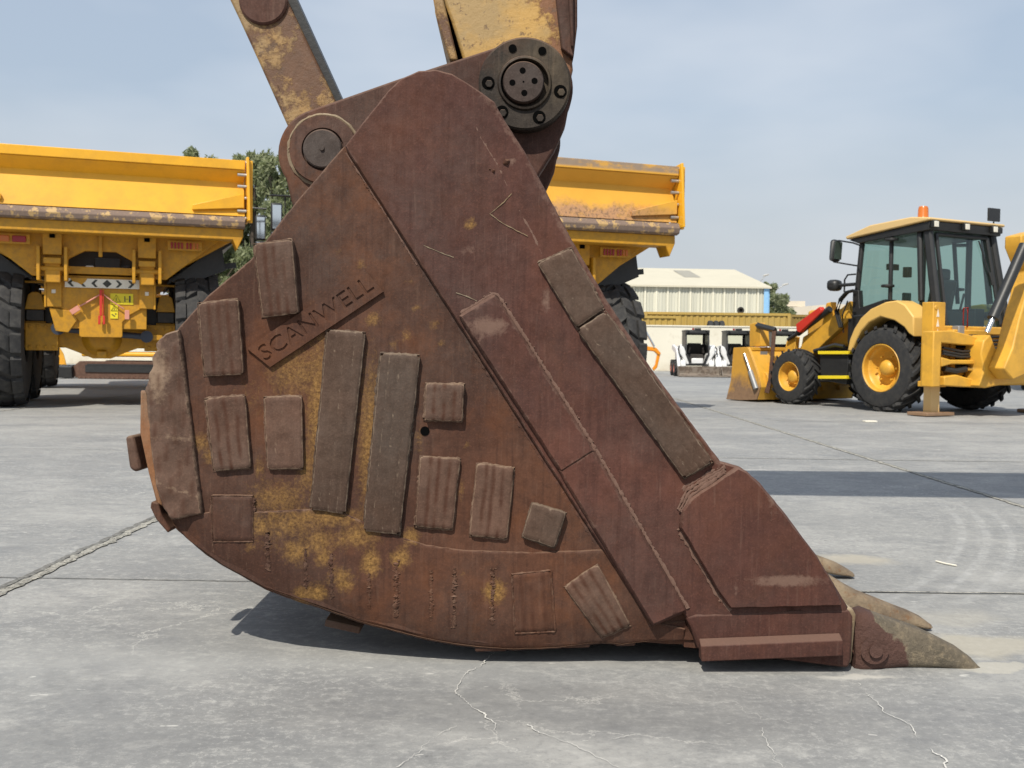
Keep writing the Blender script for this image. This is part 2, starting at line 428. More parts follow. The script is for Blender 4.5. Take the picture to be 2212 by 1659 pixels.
# ------------------------------------------------------------------ ground
def ground():
    n = NT('concrete_yard', 0.75)
    n.b.inputs['Specular IOR Level'].default_value = 0.3
    big = n.noise(0.22, 5, 0.55)
    c = n.mix(n.ramp(big, 0.38, 0.62), (0.245, 0.248, 0.246), (0.312, 0.312, 0.300))
    med = n.noise(1.2, 9, 0.64, sc=(0.8, 1.15, 1))
    c = n.mix(n.ramp(med, 0.50, 0.66, 0, 0.70), c, (0.195, 0.202, 0.208))
    med2 = n.noise(1.3, 9, 0.64, sc=(0.9, 1.2, 1), loc=(7, 3, 0))
    c = n.mix(n.ramp(med2, 0.50, 0.66, 0, 0.55), c, (0.41, 0.405, 0.385))
    st = n.noise(3.6, 9, 0.70, sc=(0.75, 1.2, 1), loc=(1, 9, 0))
    c = n.mix(n.ramp(st, 0.50, 0.62, 0, 0.42), c, (0.195, 0.20, 0.205))
    st2 = n.noise(13.0, 9, 0.80, sc=(0.8, 1.15, 1), loc=(5, 2, 0))
    c = n.mix(n.ramp(st2, 0.52, 0.62, 0, 0.42), c, (0.47, 0.465, 0.44))
    c = n.mix(n.ramp(st2, 0.46, 0.37, 0, 0.36), c, (0.16, 0.165, 0.168))
    fl = n.noise(38.0, 7, 0.85)
    ar = n.ramp(n.noise(1.7, 6, .65, loc=(2, 6, 0)), .40, .62, .25, 1.0)
    c = n.mix(n.math('MULTIPLY', n.ramp(fl, 0.535, 0.575, 0, 0.42), ar), c, (0.56, 0.555, 0.525))
    c = n.mix(n.ramp(fl, 0.46, 0.40, 0, 0.32), c, (0.15, 0.155, 0.158))
    pit = n.noise(9.0, 4, 0.6, loc=(6, 1, 0))
    c = n.mix(n.ramp(pit, 0.70, 0.74, 0, 0.5), c, (0.10, 0.10, 0.10))
    spk = n.noise(20.0, 3, 0.5, sc=(0.6, 1.4, 1), loc=(3, 3, 0))
    c = n.mix(n.ramp(spk, 0.715, 0.74, 0, 0.6), c, (0.66, 0.65, 0.61))
    # branching pale hairlines
    vo = nd(n.t, 'ShaderNodeTexNoise', {'Vector': n.tc, 'Scale': 5.0, 'Detail': 9.0, 'Roughness': 0.7})
    vv = nd(n.t, 'ShaderNodeVectorMath', {0: vo.outputs['Color'], 'Scale': 0.35}, operation='SCALE').outputs[0]
    vv = nd(n.t, 'ShaderNodeVectorMath', {0: vv, 1: n.tc}, operation='ADD').outputs[0]
    vor = nd(n.t, 'ShaderNodeTexVoronoi', {'Vector': vv, 'Scale': 1.9}, feature='DISTANCE_TO_EDGE').outputs['Distance']
    hl = n.math('MULTIPLY', n.ramp(vor, 0.010, 0.002), n.ramp(n.noise(1.1, 4, .6, loc=(8, 8, 0)), 0.52, 0.60, 0, 0.55))
    c = n.mix(hl, c, (0.60, 0.59, 0.55))
    # warped position for stains and marks
    wv = nd(n.t, 'ShaderNodeTexNoise', {'Vector': n.tc, 'Scale': 3.2, 'Detail': 7.0, 'Roughness': 0.65})
    wsub = nd(n.t, 'ShaderNodeVectorMath', {0: wv.outputs['Color'], 1: (0.5, 0.5, 0.5)}, operation='SUBTRACT').outputs[0]
    def blob(cx, cy, rx, ry, warp, col, amt, soft=0.35):
        nonlocal c
        w = nd(n.t, 'ShaderNodeVectorMath', {0: wsub, 'Scale': warp}, operation='SCALE').outputs[0]
        p = nd(n.t, 'ShaderNodeVectorMath', {0: n.tc, 1: w}, operation='ADD').outputs[0]
        p = nd(n.t, 'ShaderNodeVectorMath', {0: p, 1: (cx, cy, 0)}, operation='SUBTRACT').outputs[0]
        p = nd(n.t, 'ShaderNodeVectorMath', {0: p, 1: (1 / rx, 1 / ry, 0)}, operation='MULTIPLY').outputs[0]
        l = nd(n.t, 'ShaderNodeVectorMath', {0: p}, operation='LENGTH').outputs['Value']
        c = n.mix(n.ramp(l, 1.0 + soft, 1.0 - soft, 0, amt), c, col)
    g = G(2130, 1395); blob(g.x, g.y, 0.22, 0.10, 0.4, (0.46, 0.42, 0.33), 0.55)
    g = G(2190, 1440); blob(g.x, g.y, 0.16, 0.05, 0.35, (0.52, 0.49, 0.41), 0.5, 0.15)
    g = G(1830, 1208); blob(g.x, g.y, 0.20, 0.10, 0.4, (0.50, 0.45, 0.35), 0.6)
    g = G(2010, 1330); blob(g.x, g.y, 0.20, 0.10, 0.4, (0.44, 0.41, 0.34), 0.3)
    g = G(1860, 1462); blob(g.x, g.y, 0.10, 0.025, 0.25, (0.55, 0.53, 0.48), 0.7)
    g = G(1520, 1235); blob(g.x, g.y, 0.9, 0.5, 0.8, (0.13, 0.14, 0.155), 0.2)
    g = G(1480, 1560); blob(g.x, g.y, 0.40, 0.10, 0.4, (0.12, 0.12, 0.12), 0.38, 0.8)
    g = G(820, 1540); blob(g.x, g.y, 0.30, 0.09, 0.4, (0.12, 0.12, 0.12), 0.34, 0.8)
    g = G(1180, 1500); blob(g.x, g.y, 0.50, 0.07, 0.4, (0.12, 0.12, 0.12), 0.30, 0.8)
    g = G(420, 1430); blob(g.x, g.y, 0.9, 0.12, 0.5, (0.40, 0.40, 0.385), 0.4, 0.8)
    g = G(180, 1600); blob(g.x, g.y, 0.5, 0.10, 0.5, (0.14, 0.145, 0.15), 0.3, 0.8)
    g = G(1980, 1540); blob(g.x, g.y, 0.45, 0.14, 0.5, (0.15, 0.155, 0.165), 0.35, 0.8)
    # curved tyre marks
    def arc(cx, cy, r, w, col, amt, ylo, yhi, xlo):
        nonlocal c
        p = nd(n.t, 'ShaderNodeVectorMath', {0: n.tc, 1: (cx, cy, 0)}, operation='SUBTRACT').outputs[0]
        l = nd(n.t, 'ShaderNodeVectorMath', {0: p}, operation='LENGTH').outputs['Value']
        d = n.math('ABSOLUTE', n.math('SUBTRACT', l, r))
        f = n.ramp(d, w, w * 0.5, 0, amt)
        s = nd(n.t, 'ShaderNodeSeparateXYZ', {0: n.tc})
        f = n.math('MULTIPLY', f, n.ramp(s.outputs[1], ylo, ylo + 0.7))
        f = n.math('MULTIPLY', f, n.ramp(s.outputs[1], yhi, yhi - 0.7))
        f = n.math('MULTIPLY', f, n.ramp(s.outputs[0], xlo, xlo + 0.2))
        f = n.math('MULTIPLY', f, n.ramp(n.noise(11, 8, 0.75), 0.42, 0.62, 0, 0.6))
        c = n.mix(f, c, col)
    for dr, col, a in ((-.07, (0.16, 0.165, 0.17), 0.5), (0, (0.55, 0.55, 0.54), 0.6), (0.05, (0.16, 0.165, 0.17), 0.4), (0.11, (0.55, 0.55, 0.54), 0.55), (0.16, (0.16, 0.165, 0.17), 0.4), (0.22, (0.55, 0.55, 0.54), 0.5), (0.28, (0.16, 0.165, 0.17), 0.45)):
        arc(-2.74, 7.3, 5.44 + dr, 0.024, col, a, 3.3, 6.4, 1.0)
    for dr in (0, 0.10, 0.22):
        arc(5.6, 9.4, 2.6 + dr, 0.03, (0.13, 0.135, 0.14), 0.4, 7.2, 12.0, 2.0)
        arc(-3.5, 1.5, 2.6 + dr, 0.03, (0.14, 0.145, 0.15), 0.3, 1.2, 4.2, -2.0)
    n.color(c)
    h = n.math('ADD', n.math('MULTIPLY', fl, 0.5), n.math('MULTIPLY', st2, 0.7))
    n.bump(n.math('ADD', h, n.math('MULTIPLY', n.noise(240, 3, 0.6), 0.3)), 0.25, 0.004)
    n.rough(n.ramp(st2, 0.3, 0.7, 0.62, 0.85))
    b = MB()
    b.add([(-1500, -60, 0), (1500, -60, 0), (1500, 3500, 0), (-1500, 3500, 0)], [(0, 1, 2, 3)])
    struct(b.build('concrete_yard', n.m, smooth=False))
    # joints: crumbling mortar ribbons with real relief
    nj = NT('joint_mortar', 0.9)
    cj = nj.mix(nj.ramp(nj.noise(26, 8, 0.8), .38, .6), (0.24, 0.235, 0.21), (0.56, 0.54, 0.47))
    cj = nj.mix(nj.ramp(nj.noise(60, 6, 0.75, loc=(4, 0, 0)), 0.52, 0.58, 0, 0.85), cj, (0.10, 0.095, 0.08))
    nj.color(cj); nj.bump(nj.noise(80, 6, 0.8), 0.9, 0.01)
    nk = plain('joint_gap', (0.11, 0.108, 0.10), 0.95, var=0.5, nscale=18, dust=.9, dustc=(.33, .33, .31))
    def ribbon(pts, w, z, jit, step=0.03, h=0.0, kink=0):
        b = MB(); P0 = []; pts = [Vector((p[0], p[1], 0)) for p in pts]
        for i in range(len(pts) - 1):
            a, c_ = Vector(pts[i]), Vector(pts[i + 1])
            k = max(1, int((c_ - a).length / step))
            P0 += [a.lerp(c_, j / k) for j in range(k)]
        P0.append(Vector(pts[-1]))
        vs = []; m = 4 if h else 1
        for i, p in enumerate(P0):
            a = P0[max(0, i - 1)]; c_ = P0[min(len(P0) - 1, i + 1)]
            t = (c_ - a).normalized(); s = Vector((-t.y, t.x, 0))
            q = p + s * nz(p.x * 9, p.y * 9, 3) * jit
            if kink: q = q + s * (nz(p.x * 45, p.y * 45, 3) * .009 + nz(p.x * 140, p.y * 140, 3) * .005)
            if kink: t_ = max(.05, min(1.6, .8 + 1.9 * nz(p.x * 13, p.y * 13, 5)))
            else: t_ = 1
            wl = w * t_ * (1 + 0.7 * nz(p.x * 22, p.y * 22, 7)); wr = w * t_ * (1 + 0.7 * nz(p.x * 22, p.y * 22, 17))
            for j in range(m + 1):
                f = j / m
                hh = h * math.sin(f * math.pi) * (0.6 + 0.9 * abs(nz(q.x * 45 + f * 9, q.y * 45, 2))) if h else 0
                vs.append((q.x + s.x * (-wl + f * (wl + wr)), q.y + s.y * (-wl + f * (wl + wr)), z + hh))
        fs = []
        for i in range(len(P0) - 1):
            for j in range(m):
                fs.append((i * (m + 1) + j, i * (m + 1) + j + 1, (i + 1) * (m + 1) + j + 1, (i + 1) * (m + 1) + j))
        return b.add(vs, fs)
    struct(ribbon([(-1.83, 2.2), (-1.81, 5.2), (-1.80, 40)], 0.020, 0.0045, 0.014, 0.012, 0.003).build('expansion_joint', nj.m))
    struct(ribbon([(-1.87, 2.2), (-1.85, 5.2), (-1.84, 40)], 0.014, 0.003, 0.012, 0.012).build('joint_gap', nk))
    struct(ribbon([(3.02, 2.2), (3.02, 40)], 0.016, 0.0045, 0.015, 0.03, 0.003).build('expansion_joint', nj.m))
    struct(ribbon([(3.045, 2.2), (3.045, 40)], 0.008, 0.003, 0.01, 0.04).build('joint_gap', nk))
    for xx in (7.85, -6.65):
        struct(ribbon([(xx, 3), (xx, 40)], 0.015, 0.0045, 0.02, 0.05, 0.003).build('expansion_joint', nj.m))
    for y in (3.90, 8.7, 13.5, 18.3, 23.1):
        yl, yr = y + 0.03, y - 0.06
        struct(ribbon([(-12, yl), (-1.9, yl), (2.98, yr), (12, yr - 0.1)], 0.0042, 0.0035, 0.006, 0.05).build('joint_gap', nk))
        struct(ribbon([(0.9, yr + 0.022), (2.98, yr + 0.012), (12, yr - 0.085)], 0.006, 0.0055, 0.01, 0.05).build('expansion_joint', nj.m))
    # hairline cracks bleached pale
    nc = plain('crack_efflorescence', (0.62, 0.61, 0.57), 0.9, var=0.2, nscale=30)
    cr = [[(1075, 1412), (1030, 1448), (985, 1472), (990, 1500), (1010, 1525), (1040, 1540), (1065, 1568), (1078, 1590)],
          [(1850, 1478), (1868, 1505), (1905, 1530), (1945, 1560), (1975, 1585), (1998, 1615), (2035, 1640), (2040, 1662)],
          [(1140, 1568), (1180, 1590), (1235, 1612), (1300, 1640), (1330, 1662)],
          [(1260, 1605), (1310, 1600), (1360, 1592)], [(865, 1662), (890, 1640), (930, 1605), (985, 1570)],
          [(1645, 1575), (1655, 1610), (1670, 1640), (1690, 1662)]]
    for i, pl in enumerate(cr):
        pts = [G(*p) for p in pl]
        w = (0.0013, 0.0015, 0.0009, 0.0006, 0.0008, 0.0008)[i]
        struct(ribbon([(p.x, p.y, 0) for p in pts], w, 0.004, 0.020, 0.006, kink=1).build('concrete_crack', nc))
    # scraps lying on the slab
ground()

# ------------------------------------------------------------------ excavator with the bucket
EX = Vector((0.1, 3.8, 0))
ex = thing('excavator', 'large excavator with worn yellow arm and huge maroon bucket resting on the concrete', 'excavator', EX)
OFF = -EX
def outline(pts, n=1, jit=0.0):
    out = []
    for i in range(len(pts)):
        a = Vector(pts[i]); b = Vector(pts[(i + 1) % len(pts)])
        k = max(1, int((b - a).length / n)) if n > 1 else 1
        for j in range(k):
            p = a.lerp(b, j / k)
            if jit: p = p + Vector((nz(p.x * .05, p.y * .05, 1), nz(p.x * .05, p.y * .05, 9))) * jit
            out.append((p.x, p.y))
    return out
def gridplate(name, pts, Y, thick, mat, parent, step=12, dY=None, attrs=None, extra=None, edge=6.0, edger=0.006, jit=1.2, loc=(0, 0, 0), label=None):
    """a plate drawn as an outline, cut into a fine mesh so its face can carry dents and stains"""
    pts = outline(pts, step, jit)
    bm = bmesh.new()
    lays = {k: bm.verts.layers.float.new(k) for k in ('spots', 'wear', 'groove')}
    vs = [bm.verts.new((p[0], p[1], 0)) for p in pts]
    bm.faces.new(vs)
    us = [p[0] for p in pts]; ws = [p[1] for p in pts]
    for ax, lo, hi in ((0, min(us), max(us)), (1, min(ws), max(ws))):
        t = lo + step * 0.53
        while t < hi:
            co = Vector((t, 0, 0)) if ax == 0 else Vector((0, t, 0))
            no = Vector((1, 0, 0)) if ax == 0 else Vector((0, 1, 0))
            bmesh.ops.bisect_plane(bm, geom=bm.verts[:] + bm.edges[:] + bm.faces[:], plane_co=co, plane_no=no, dist=0.05)
            t += step
    be = [e for e in bm.edges if e.is_boundary]
    bset = {v for e in be for v in e.verts}
    for v in bm.verts: v.tag = False
    # rounded edge: ring of boundary verts pushed back, then walls
    r = bmesh.ops.extrude_edge_only(bm, edges=be)
    ring1 = [g for g in r['geom'] if isinstance(g, bmesh.types.BMVert)]
    e1 = [g for g in r['geom'] if isinstance(g, bmesh.types.BMEdge) and g.is_boundary]
    r2 = bmesh.ops.extrude_edge_only(bm, edges=e1)
    ring2 = [g for g in r2['geom'] if isinstance(g, bmesh.types.BMVert)]
    s1, s2 = set(ring1), set(ring2)
    cen = Vector((sum(us) / len(us), sum(ws) / len(ws), 0))
    # outward direction of each outer vert from its boundary partner: use local outline normal
    px = {}
    for v in bm.verts: px[v] = (v.co.x, v.co.y)
    def onorm(u, w):
        best = None; bd = 1e9
        for i in range(len(pts)):
            a = pts[i]; d = (a[0] - u) ** 2 + (a[1] - w) ** 2
            if d < bd: bd = d; best = i
        a = pts[best - 1]; b = pts[(best + 1) % len(pts)]
        t = Vector((b[0] - a[0], b[1] - a[1])).normalized()
        return Vector((t.y, -t.x))
    area = sum(pts[i - 1][0] * pts[i][1] - pts[i][0] * pts[i - 1][1] for i in range(len(pts)))
    sg = 1 if area > 0 else -1
    for v in bm.verts:
        u, w = px[v]
        y = Y
        if v not in s2 and dY: y += dY(u, w)
        if v in s2: y += thick
        uu, ww = u, w
        if v in s1 or v in s2:
            no = onorm(u, w) * sg * edge * (1.0)
            uu, ww = u + no.x * (0.6 if v in s1 else 0.6), w + no.y * 0.6
            if v in s1: y += edger
        if attrs:
            for k, val in attrs(u, w).items(): v[lays[k]] = val
        if v in bset or v in s1: v[lays['wear']] = max(v[lays['wear']], 0.48 if w < 1150 else 0.12)
        q = P(uu, ww, Y); v.co = Vector((q.x, y, q.z))
    bmesh.ops.recalc_face_normals(bm, faces=bm.faces)
    if extra:
        for b in extra:
            vv = [bm.verts.new(p) for p in b.v]
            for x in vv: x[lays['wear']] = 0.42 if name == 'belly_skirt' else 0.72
            for f in b.f:
                try: bm.faces.new([vv[i] for i in f])
                except ValueError: pass
    me = bpy.data.meshes.new(name); bm.to_mesh(me); bm.free()
    for p in me.polygons: p.use_smooth = True
    me.set_sharp_from_angle(angle=R_(50))
    me.materials.append(mat)
    o = bpy.data.objects.new(name, me); COL.objects.link(o); o.parent = parent; o.location = loc
    if label: o['label'] = label
    return o
def bead(path, r, Y, jit=0.5, step=7, dyf=None, squash=0.5):
    """irregular weld bead along a pixel path lying on the plate at depth Y"""
    b = MB(); pp = []
    for i in range(len(path) - 1):
        a, c = Vector(path[i]), Vector(path[i + 1]); k = max(1, int((c - a).length / step))
        pp += [a.lerp(c, j / k) for j in range(k)]
    pp.append(Vector(path[-1]))
    pts = []; rr = []
    for p in pp:
        q = P(p.x + random.uniform(-1, 1) * r * 600 * 0.30, p.y + random.uniform(-.5, .5), Y)
        if dyf: q.y += dyf(p.x, p.y)
        pts.append(q); rr.append(r * random.uniform(0.45, 1.25))
    b.tube(pts, rr, 6, jit * 0.5)
    for q, r_ in zip(pts, rr):          # crumbs beside the bead
        if random.random() < 0.5:
            e = r_ * random.uniform(.3, .7); o = Vector((random.uniform(-1.2, 1.2) * r, 0, random.uniform(-1, 1) * r))
            b.add([q + o + Vector(d) * e for d in ((1, 0, 0), (-1, 0, 0), (0, -1, 0), (0, 0, 1), (0, 0, -1))], [(0, 3, 2), (3, 1, 2), (1, 4, 2), (4, 0, 2)])
    if squash != 1.0:
        n6 = len(pts) * 6
        b.v = [(x, (pts[min(i // 6, len(pts) - 1)].y if i < n6 else pts[0].y if not dyf else y) * (1 - squash) + y * squash if i < n6 else y, z) for i, (x, y, z) in enumerate(b.v)]
    return b

YP = 2.90
spots_l = [(432, 955, 20, 20, .9), (455, 985, 18, 18, .9), (690, 900, 28, 200, 1.0), (800, 960, 26, 180, .95), (640, 800, 70, 60, .75),
 (600, 1075, 70, 40, .75), (700, 1118, 110, 22, .9), (620, 1130, 90, 35, .8), (805, 690, 15, 15, .95), (878, 725, 12, 12, .8), (780, 570, 9, 9, .9),
 (882, 605, 7, 7, .9), (900, 665, 10, 8, .8), (937, 702, 12, 9, .8), (955, 740, 9, 8, .8), (850, 745, 9, 9, .8), (1016, 485, 12, 12, 1.1),
 (1068, 1278, 22, 22, 1.4), (802, 1215, 20, 30, 1.2), (865, 1205, 20, 20, 1.2), (887, 1160, 18, 18, 1.1), (735, 1245, 26, 22, .9), (690, 1170, 36, 30, .9),
 (640, 1190, 30, 30, .9), (650, 1290, 20, 20, 1.1), (682, 1283, 22, 20, 1.2), (745, 1262, 20, 16, 1.1), (560, 1135, 30, 22, .9), (700, 1205, 20, 18, 1.0),
 (765, 1165, 60, 20, .85), (540, 1180, 18, 18, .6), (780, 1150, 40, 18, .9), (540, 860, 50, 60, .35), (905, 950, 14, 40, .5), (995, 1060, 12, 30, .5),
 (660, 1010, 20, 60, .8), (870, 790, 20, 20, .5), (560, 1010, 12, 30, .7), (1010, 960, 6, 6, .8), (960, 880, 8, 8, .5), (1000, 1240, 6, 6, .6),
 (730, 545, 8, 8, .5), (840, 780, 30, 14, .6), (575, 760, 14, 12, .7), (620, 860, 40, 40, .55), (650, 1160, 120, 50, .45)]
def spotf(u, w):
    s = 0
    for (a, b, rx, ry, k) in spots_l:
        d = ((u - a) / rx) ** 2 + ((w - b) / ry) ** 2
        if d < 5: s = max(s, k * math.exp(-d * 0.8))
    return s
wears = [(1055, 705, 45, 22, .9), (1010, 540, 40, 12, .5), (1180, 650, 10, 30, .8), (985, 640, 30, 8, .5), (1105, 350, 14, 8, .8),
 (1023, 290, 4, 50, .7), (1100, 430, 10, 6, .7), (1700, 1255, 85, 12, .95), (1590, 1270, 10, 40, .5), (1670, 1080, 14, 50, .6), (1375, 870, 40, 60, .25), (1100, 1010, 16, 12, .3)]
def wearf(u, w):
    s = 0
    for (a, b, rx, ry, k) in wears:
        d = ((u - a) / rx) ** 2 + ((w - b) / ry) ** 2
        if d < 5: s = max(s, k * math.exp(-d * 0.7))
    return s
def at_plate(u, w): return {'spots': spotf(u, w), 'wear': wearf(u, w)}
def dents(u, w): return 0.0035 * nz(u * 0.011, w * 0.011, 2) + 0.0012 * nz(u * 0.05, w * 0.05, 5)

# shell: wrapper, far side, inner walls
back_px = [(838, 200), (745, 318), (640, 440), (547, 560), (450, 642), (385, 712), (345, 770), (318, 850), (320, 950), (338, 1050), (365, 1120),
           (405, 1168), (480, 1222), (570, 1270), (700, 1314), (780, 1340), (900, 1371), (1050, 1392), (1200, 1394), (1380, 1380), (1500, 1385), (1830, 1420)]
shell = MB()
def inset(path, d):
    out = []
    for i, p in enumerate(path):
        a = Vector(path[max(0, i - 1)]); b = Vector(path[min(len(path) - 1, i + 1)])
        t = (b - a).normalized(); out.append((p[0] - t.y * -d, p[1] + t.x * -d))
    return out
oc = [P(u, v, YP) for u, v in inset(back_px, 10)]
ic = [P(u, v, YP) for u, v in inset(back_px, 48)]
Y0, Y1 = YP + 0.02, YP + 1.68
vs = []; fs = []
for q0, q1 in zip(oc, ic):
    vs += [(q0.x, Y0, q0.z), (q0.x, Y1, q0.z), (q1.x, Y1, q1.z), (q1.x, Y0, q1.z)]
for i in range(len(oc) - 1):
    a, b = i * 4, i * 4 + 4
    for j in range(4): fs.append((a + j, a + (j + 1) % 4, b + (j + 1) % 4, b + j))
fs += [(0, 1, 2, 3), tuple(len(vs) - 4 + k for k in (3, 2, 1, 0))]
shell.add(vs, fs)
full_px = [(745, 318), (838, 200), (868, 172), (905, 157), (940, 154), (975, 163), (1008, 183), (1040, 204), (1065, 224), (1085, 258), (1130, 328), (1180, 422),
           (1240, 535), (1310, 655), (1400, 793), (1480, 903), (1555, 1003), (1640, 1048), (1760, 1203), (1826, 1314), (1796, 1390), (1500, 1385), (1380, 1380),
           (1200, 1394), (1050, 1392), (900, 1371), (780, 1340), (700, 1314), (570, 1270), (480, 1222), (405, 1168), (365, 1120), (338, 1050), (325, 950),
           (325, 850), (345, 770), (385, 715), (450, 645), (547, 562), (640, 442)]
for y in (YP + 0.012, Y1 - 0.03):
    shell.prism([(p.x, y, p.z) for p in [P(u, v, YP) for u, v in full_px]], (0, 0.035, 0))
# lip plate across the mouth
lp = [P(u, v, YP) for u, v in [(1480, 1372), (1840, 1398), (1850, 1412), (1800, 1432), (1480, 1402)]]
shell.prism([(p.x, Y0, p.z) for p in lp], (0, Y1 - Y0, 0))
bucket = shell.build('bucket', m_brown, ex, loc=OFF, label='worn maroon steel digging bucket lying with its teeth on the ground')

left_px = [(745, 318), (790, 385), (900, 555), (1020, 742), (1160, 962), (1300, 1180), (1415, 1352), (1480, 1345), (1500, 1395), (1440, 1393), (1380, 1388), (1345, 1397), (1300, 1392),
           (1200, 1404), (1110, 1408), (1050, 1405), (980, 1397), (900, 1381), (830, 1362), (780, 1349), (700, 1321), (640, 1302), (570, 1276), (480, 1226), (440, 1200), (400, 1166),
           (370, 1138), (350, 1085), (335, 1000), (330, 900), (340, 790), (385, 713), (450, 642), (547, 560), (640, 440)]
BOT = [(330, 900), (335, 1000), (350, 1085), (370, 1138), (400, 1166), (440, 1200), (480, 1226), (570, 1276), (640, 1302), (700, 1321), (780, 1349), (830, 1362), (900, 1381), (980, 1397), (1050, 1405), (1110, 1408), (1200, 1404), (1500, 1396)]
def bot_dist(u, w):
    best = 1e9
    for (x0, y0), (x1, y1) in zip(BOT, BOT[1:]):
        dx, dy = x1 - x0, y1 - y0
        t = max(0, min(1, ((u - x0) * dx + (w - y0) * dy) / (dx * dx + dy * dy)))
        d = math.hypot(u - x0 - t * dx, w - y0 - t * dy)
        if d < best: best = d
    return best
def left_dy(u, w):
    y = dents(u, w)
    # belly curls under towards the lower edge
    if w > 1080 or u < 420:
        d = bot_dist(u, w)
        if d < 95: y += 0.024 * (1 - d / 95) ** 2.0
    return y
gridplate('side_plate', left_px, YP, 0.05, m_brown, bucket, 11, left_dy, at_plate)
cheek_px = [(748, 316), (838, 200), (868, 172), (905, 156), (940, 153), (975, 162), (1008, 182), (1040, 203), (1065, 222), (1085, 256), (1130, 326), (1180, 420),
            (1240, 533), (1310, 653), (1400, 791), (1480, 901), (1555, 1001), (1600, 1014), (1640, 1046), (1700, 1120), (1760, 1201), (1828, 1312), (1810, 1360),
            (1490, 1340), (1478, 1322), (1412, 1350), (1300, 1178), (1160, 960), (1020, 740), (900, 553), (790, 383)]
def cheek_dy(u, w): 
    y = dents(u + 300, w)
    # mouth edge leans back where it is worn
    e = (u - 1090) * 0.86 - (w - 258) * 0.51
    t = -(e)
    if w > 230 and -5 < t < 30: y += 0.012 * (1 - t / 30.0) ** 2 if t > 0 else 0.012
    return y
mb1 = bead([(750, 330), (898, 562), (1018, 750), (1158, 970), (1298, 1190), (1406, 1350)], 0.0065, YP + 0.001, 0.5, 5)
MOUTH = [(1040, 204), (1065, 224), (1085, 256), (1130, 326), (1180, 420), (1240, 533), (1310, 653), (1400, 791), (1480, 901), (1555, 1001)]
def mouth_d(u, w):
    best = 1e9
    for (x0, y0), (x1, y1) in zip(MOUTH, MOUTH[1:]):
        dx, dy = x1 - x0, y1 - y0
        t = max(0, min(1, ((u - x0) * dx + (w - y0) * dy) / (dx * dx + dy * dy)))
        best = min(best, math.hypot(u - x0 - t * dx, w - y0 - t * dy))
    return best
def at_cheek(u, w):
    a = at_plate(u, w)
    if u > 1000 and w < 1050: a['wear'] = max(a['wear'], 0.55 * math.exp(-(mouth_d(u, w) / 16) ** 2))
    d = (u - 750) * 0.853 - (w - 318) * 0.522     # along the lap joint
    if 0 < d < 14: a['groove'] = 0.9 * (1 - d / 14)
    return a
mb2 = bead([(1018, 250), (1040, 300), (1068, 345), (1095, 400), (1130, 470), (1148, 500), (1170, 548)], 0.0032, YP - 0.017, 0.6, 5)
mb3 = bead([(747, 330), (800, 410), (850, 490), (900, 572)], 0.0025, YP - .001, .7, 5)
gridplate('cheek_plate', cheek_px, YP - 0.019, 0.05, m_maroon, bucket, 11, cheek_dy, at_cheek, extra=[mb2, mb3])
for i_, sc_ in enumerate(([(1105, 418), (1085, 440), (1058, 462), (1085, 482), (1140, 510)], [(985, 632), (1008, 640), (1030, 650)], [(915, 530), (950, 545), (980, 556)])):
    sb = bead(sc_, .0014, YP - .0205, .4, 5, None, .3); sb.build('scratch', m_tan, bucket)
gb = MB()
for i in range(len(mb1.v)): pass
gb.v = mb1.v; gb.f = mb1.f; gb.build('lap_weld', m_ear, bucket)
# skirt along the belly
def skirt_dy(u, w): return left_dy(u, w) + 0.001 * nz(u * .1, w * .1)
skirt_px = [(460, 1070), (545, 1072), (547, 1108), (640, 1104), (700, 1101), (745, 1112), (790, 1132), (860, 1162), (920, 1180), (1000, 1191), (1150, 1196), (1300, 1190), (1325, 1212), (1412, 1348),
            (1480, 1362), (1478, 1386), (1410, 1386), (1345, 1394), (1300, 1388), (1200, 1401), (1110, 1404), (1050, 1401), (980, 1393), (900, 1377), (830, 1358), (780, 1345), (700, 1317),
            (570, 1271), (480, 1221), (440, 1195), (400, 1160), (378, 1120), (452, 1108)]
wl = []
for (u, a, b, r) in ((578, 1150, 1232, .0065), (660, 1185, 1268, .005), (716, 1195, 1292, .0055), (797, 1238, 1315, .0045), (856, 1215, 1332, .0075), (932, 1232, 1342, .005),
                     (982, 1228, 1356, .006), (1064, 1228, 1352, .006), (548, 1075, 1105, .004), (457, 1080, 1200, .003), (530, 1215, 1250, .002)):
    pth = [(u + 3 * nz(k * 0.9, u), a + (b - a) * k / 5) for k in range(6)]
    wl.append(bead(pth, r * 1.15, YP - 0.0068, 0.9, 3, left_dy, 0.38))
wl.append(bead([(550, 1108), (640, 1104), (700, 1101), (745, 1112), (790, 1132), (860, 1162), (920, 1180), (1000, 1191), (1150, 1196), (1300, 1190)], 0.0035, YP - 0.005, 0.4, 8, left_dy))
gridplate('belly_skirt', skirt_px, YP - 0.007, 0.02, m_brown, bucket, 11, skirt_dy, at_plate, extra=wl, edge=4, edger=0.003)
# long doubler strips on the cheek
def at_strip(u, w): return {'spots': spotf(u, w), 'wear': max(wearf(u, w), 0.1)}
def strip(name, quad, Y, mat, lab=None):
    A, B_, C_, D_ = quad
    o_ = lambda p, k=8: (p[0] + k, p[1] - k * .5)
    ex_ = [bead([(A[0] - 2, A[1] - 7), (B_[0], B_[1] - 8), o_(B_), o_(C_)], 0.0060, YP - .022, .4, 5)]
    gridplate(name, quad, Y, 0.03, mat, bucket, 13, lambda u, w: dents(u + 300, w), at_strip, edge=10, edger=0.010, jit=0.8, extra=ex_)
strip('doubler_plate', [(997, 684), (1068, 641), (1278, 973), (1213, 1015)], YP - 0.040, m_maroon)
strip('doubler_plate', [(1213, 1019), (1280, 977), (1478, 1318), (1412, 1347)], YP - 0.036, m_maroon)

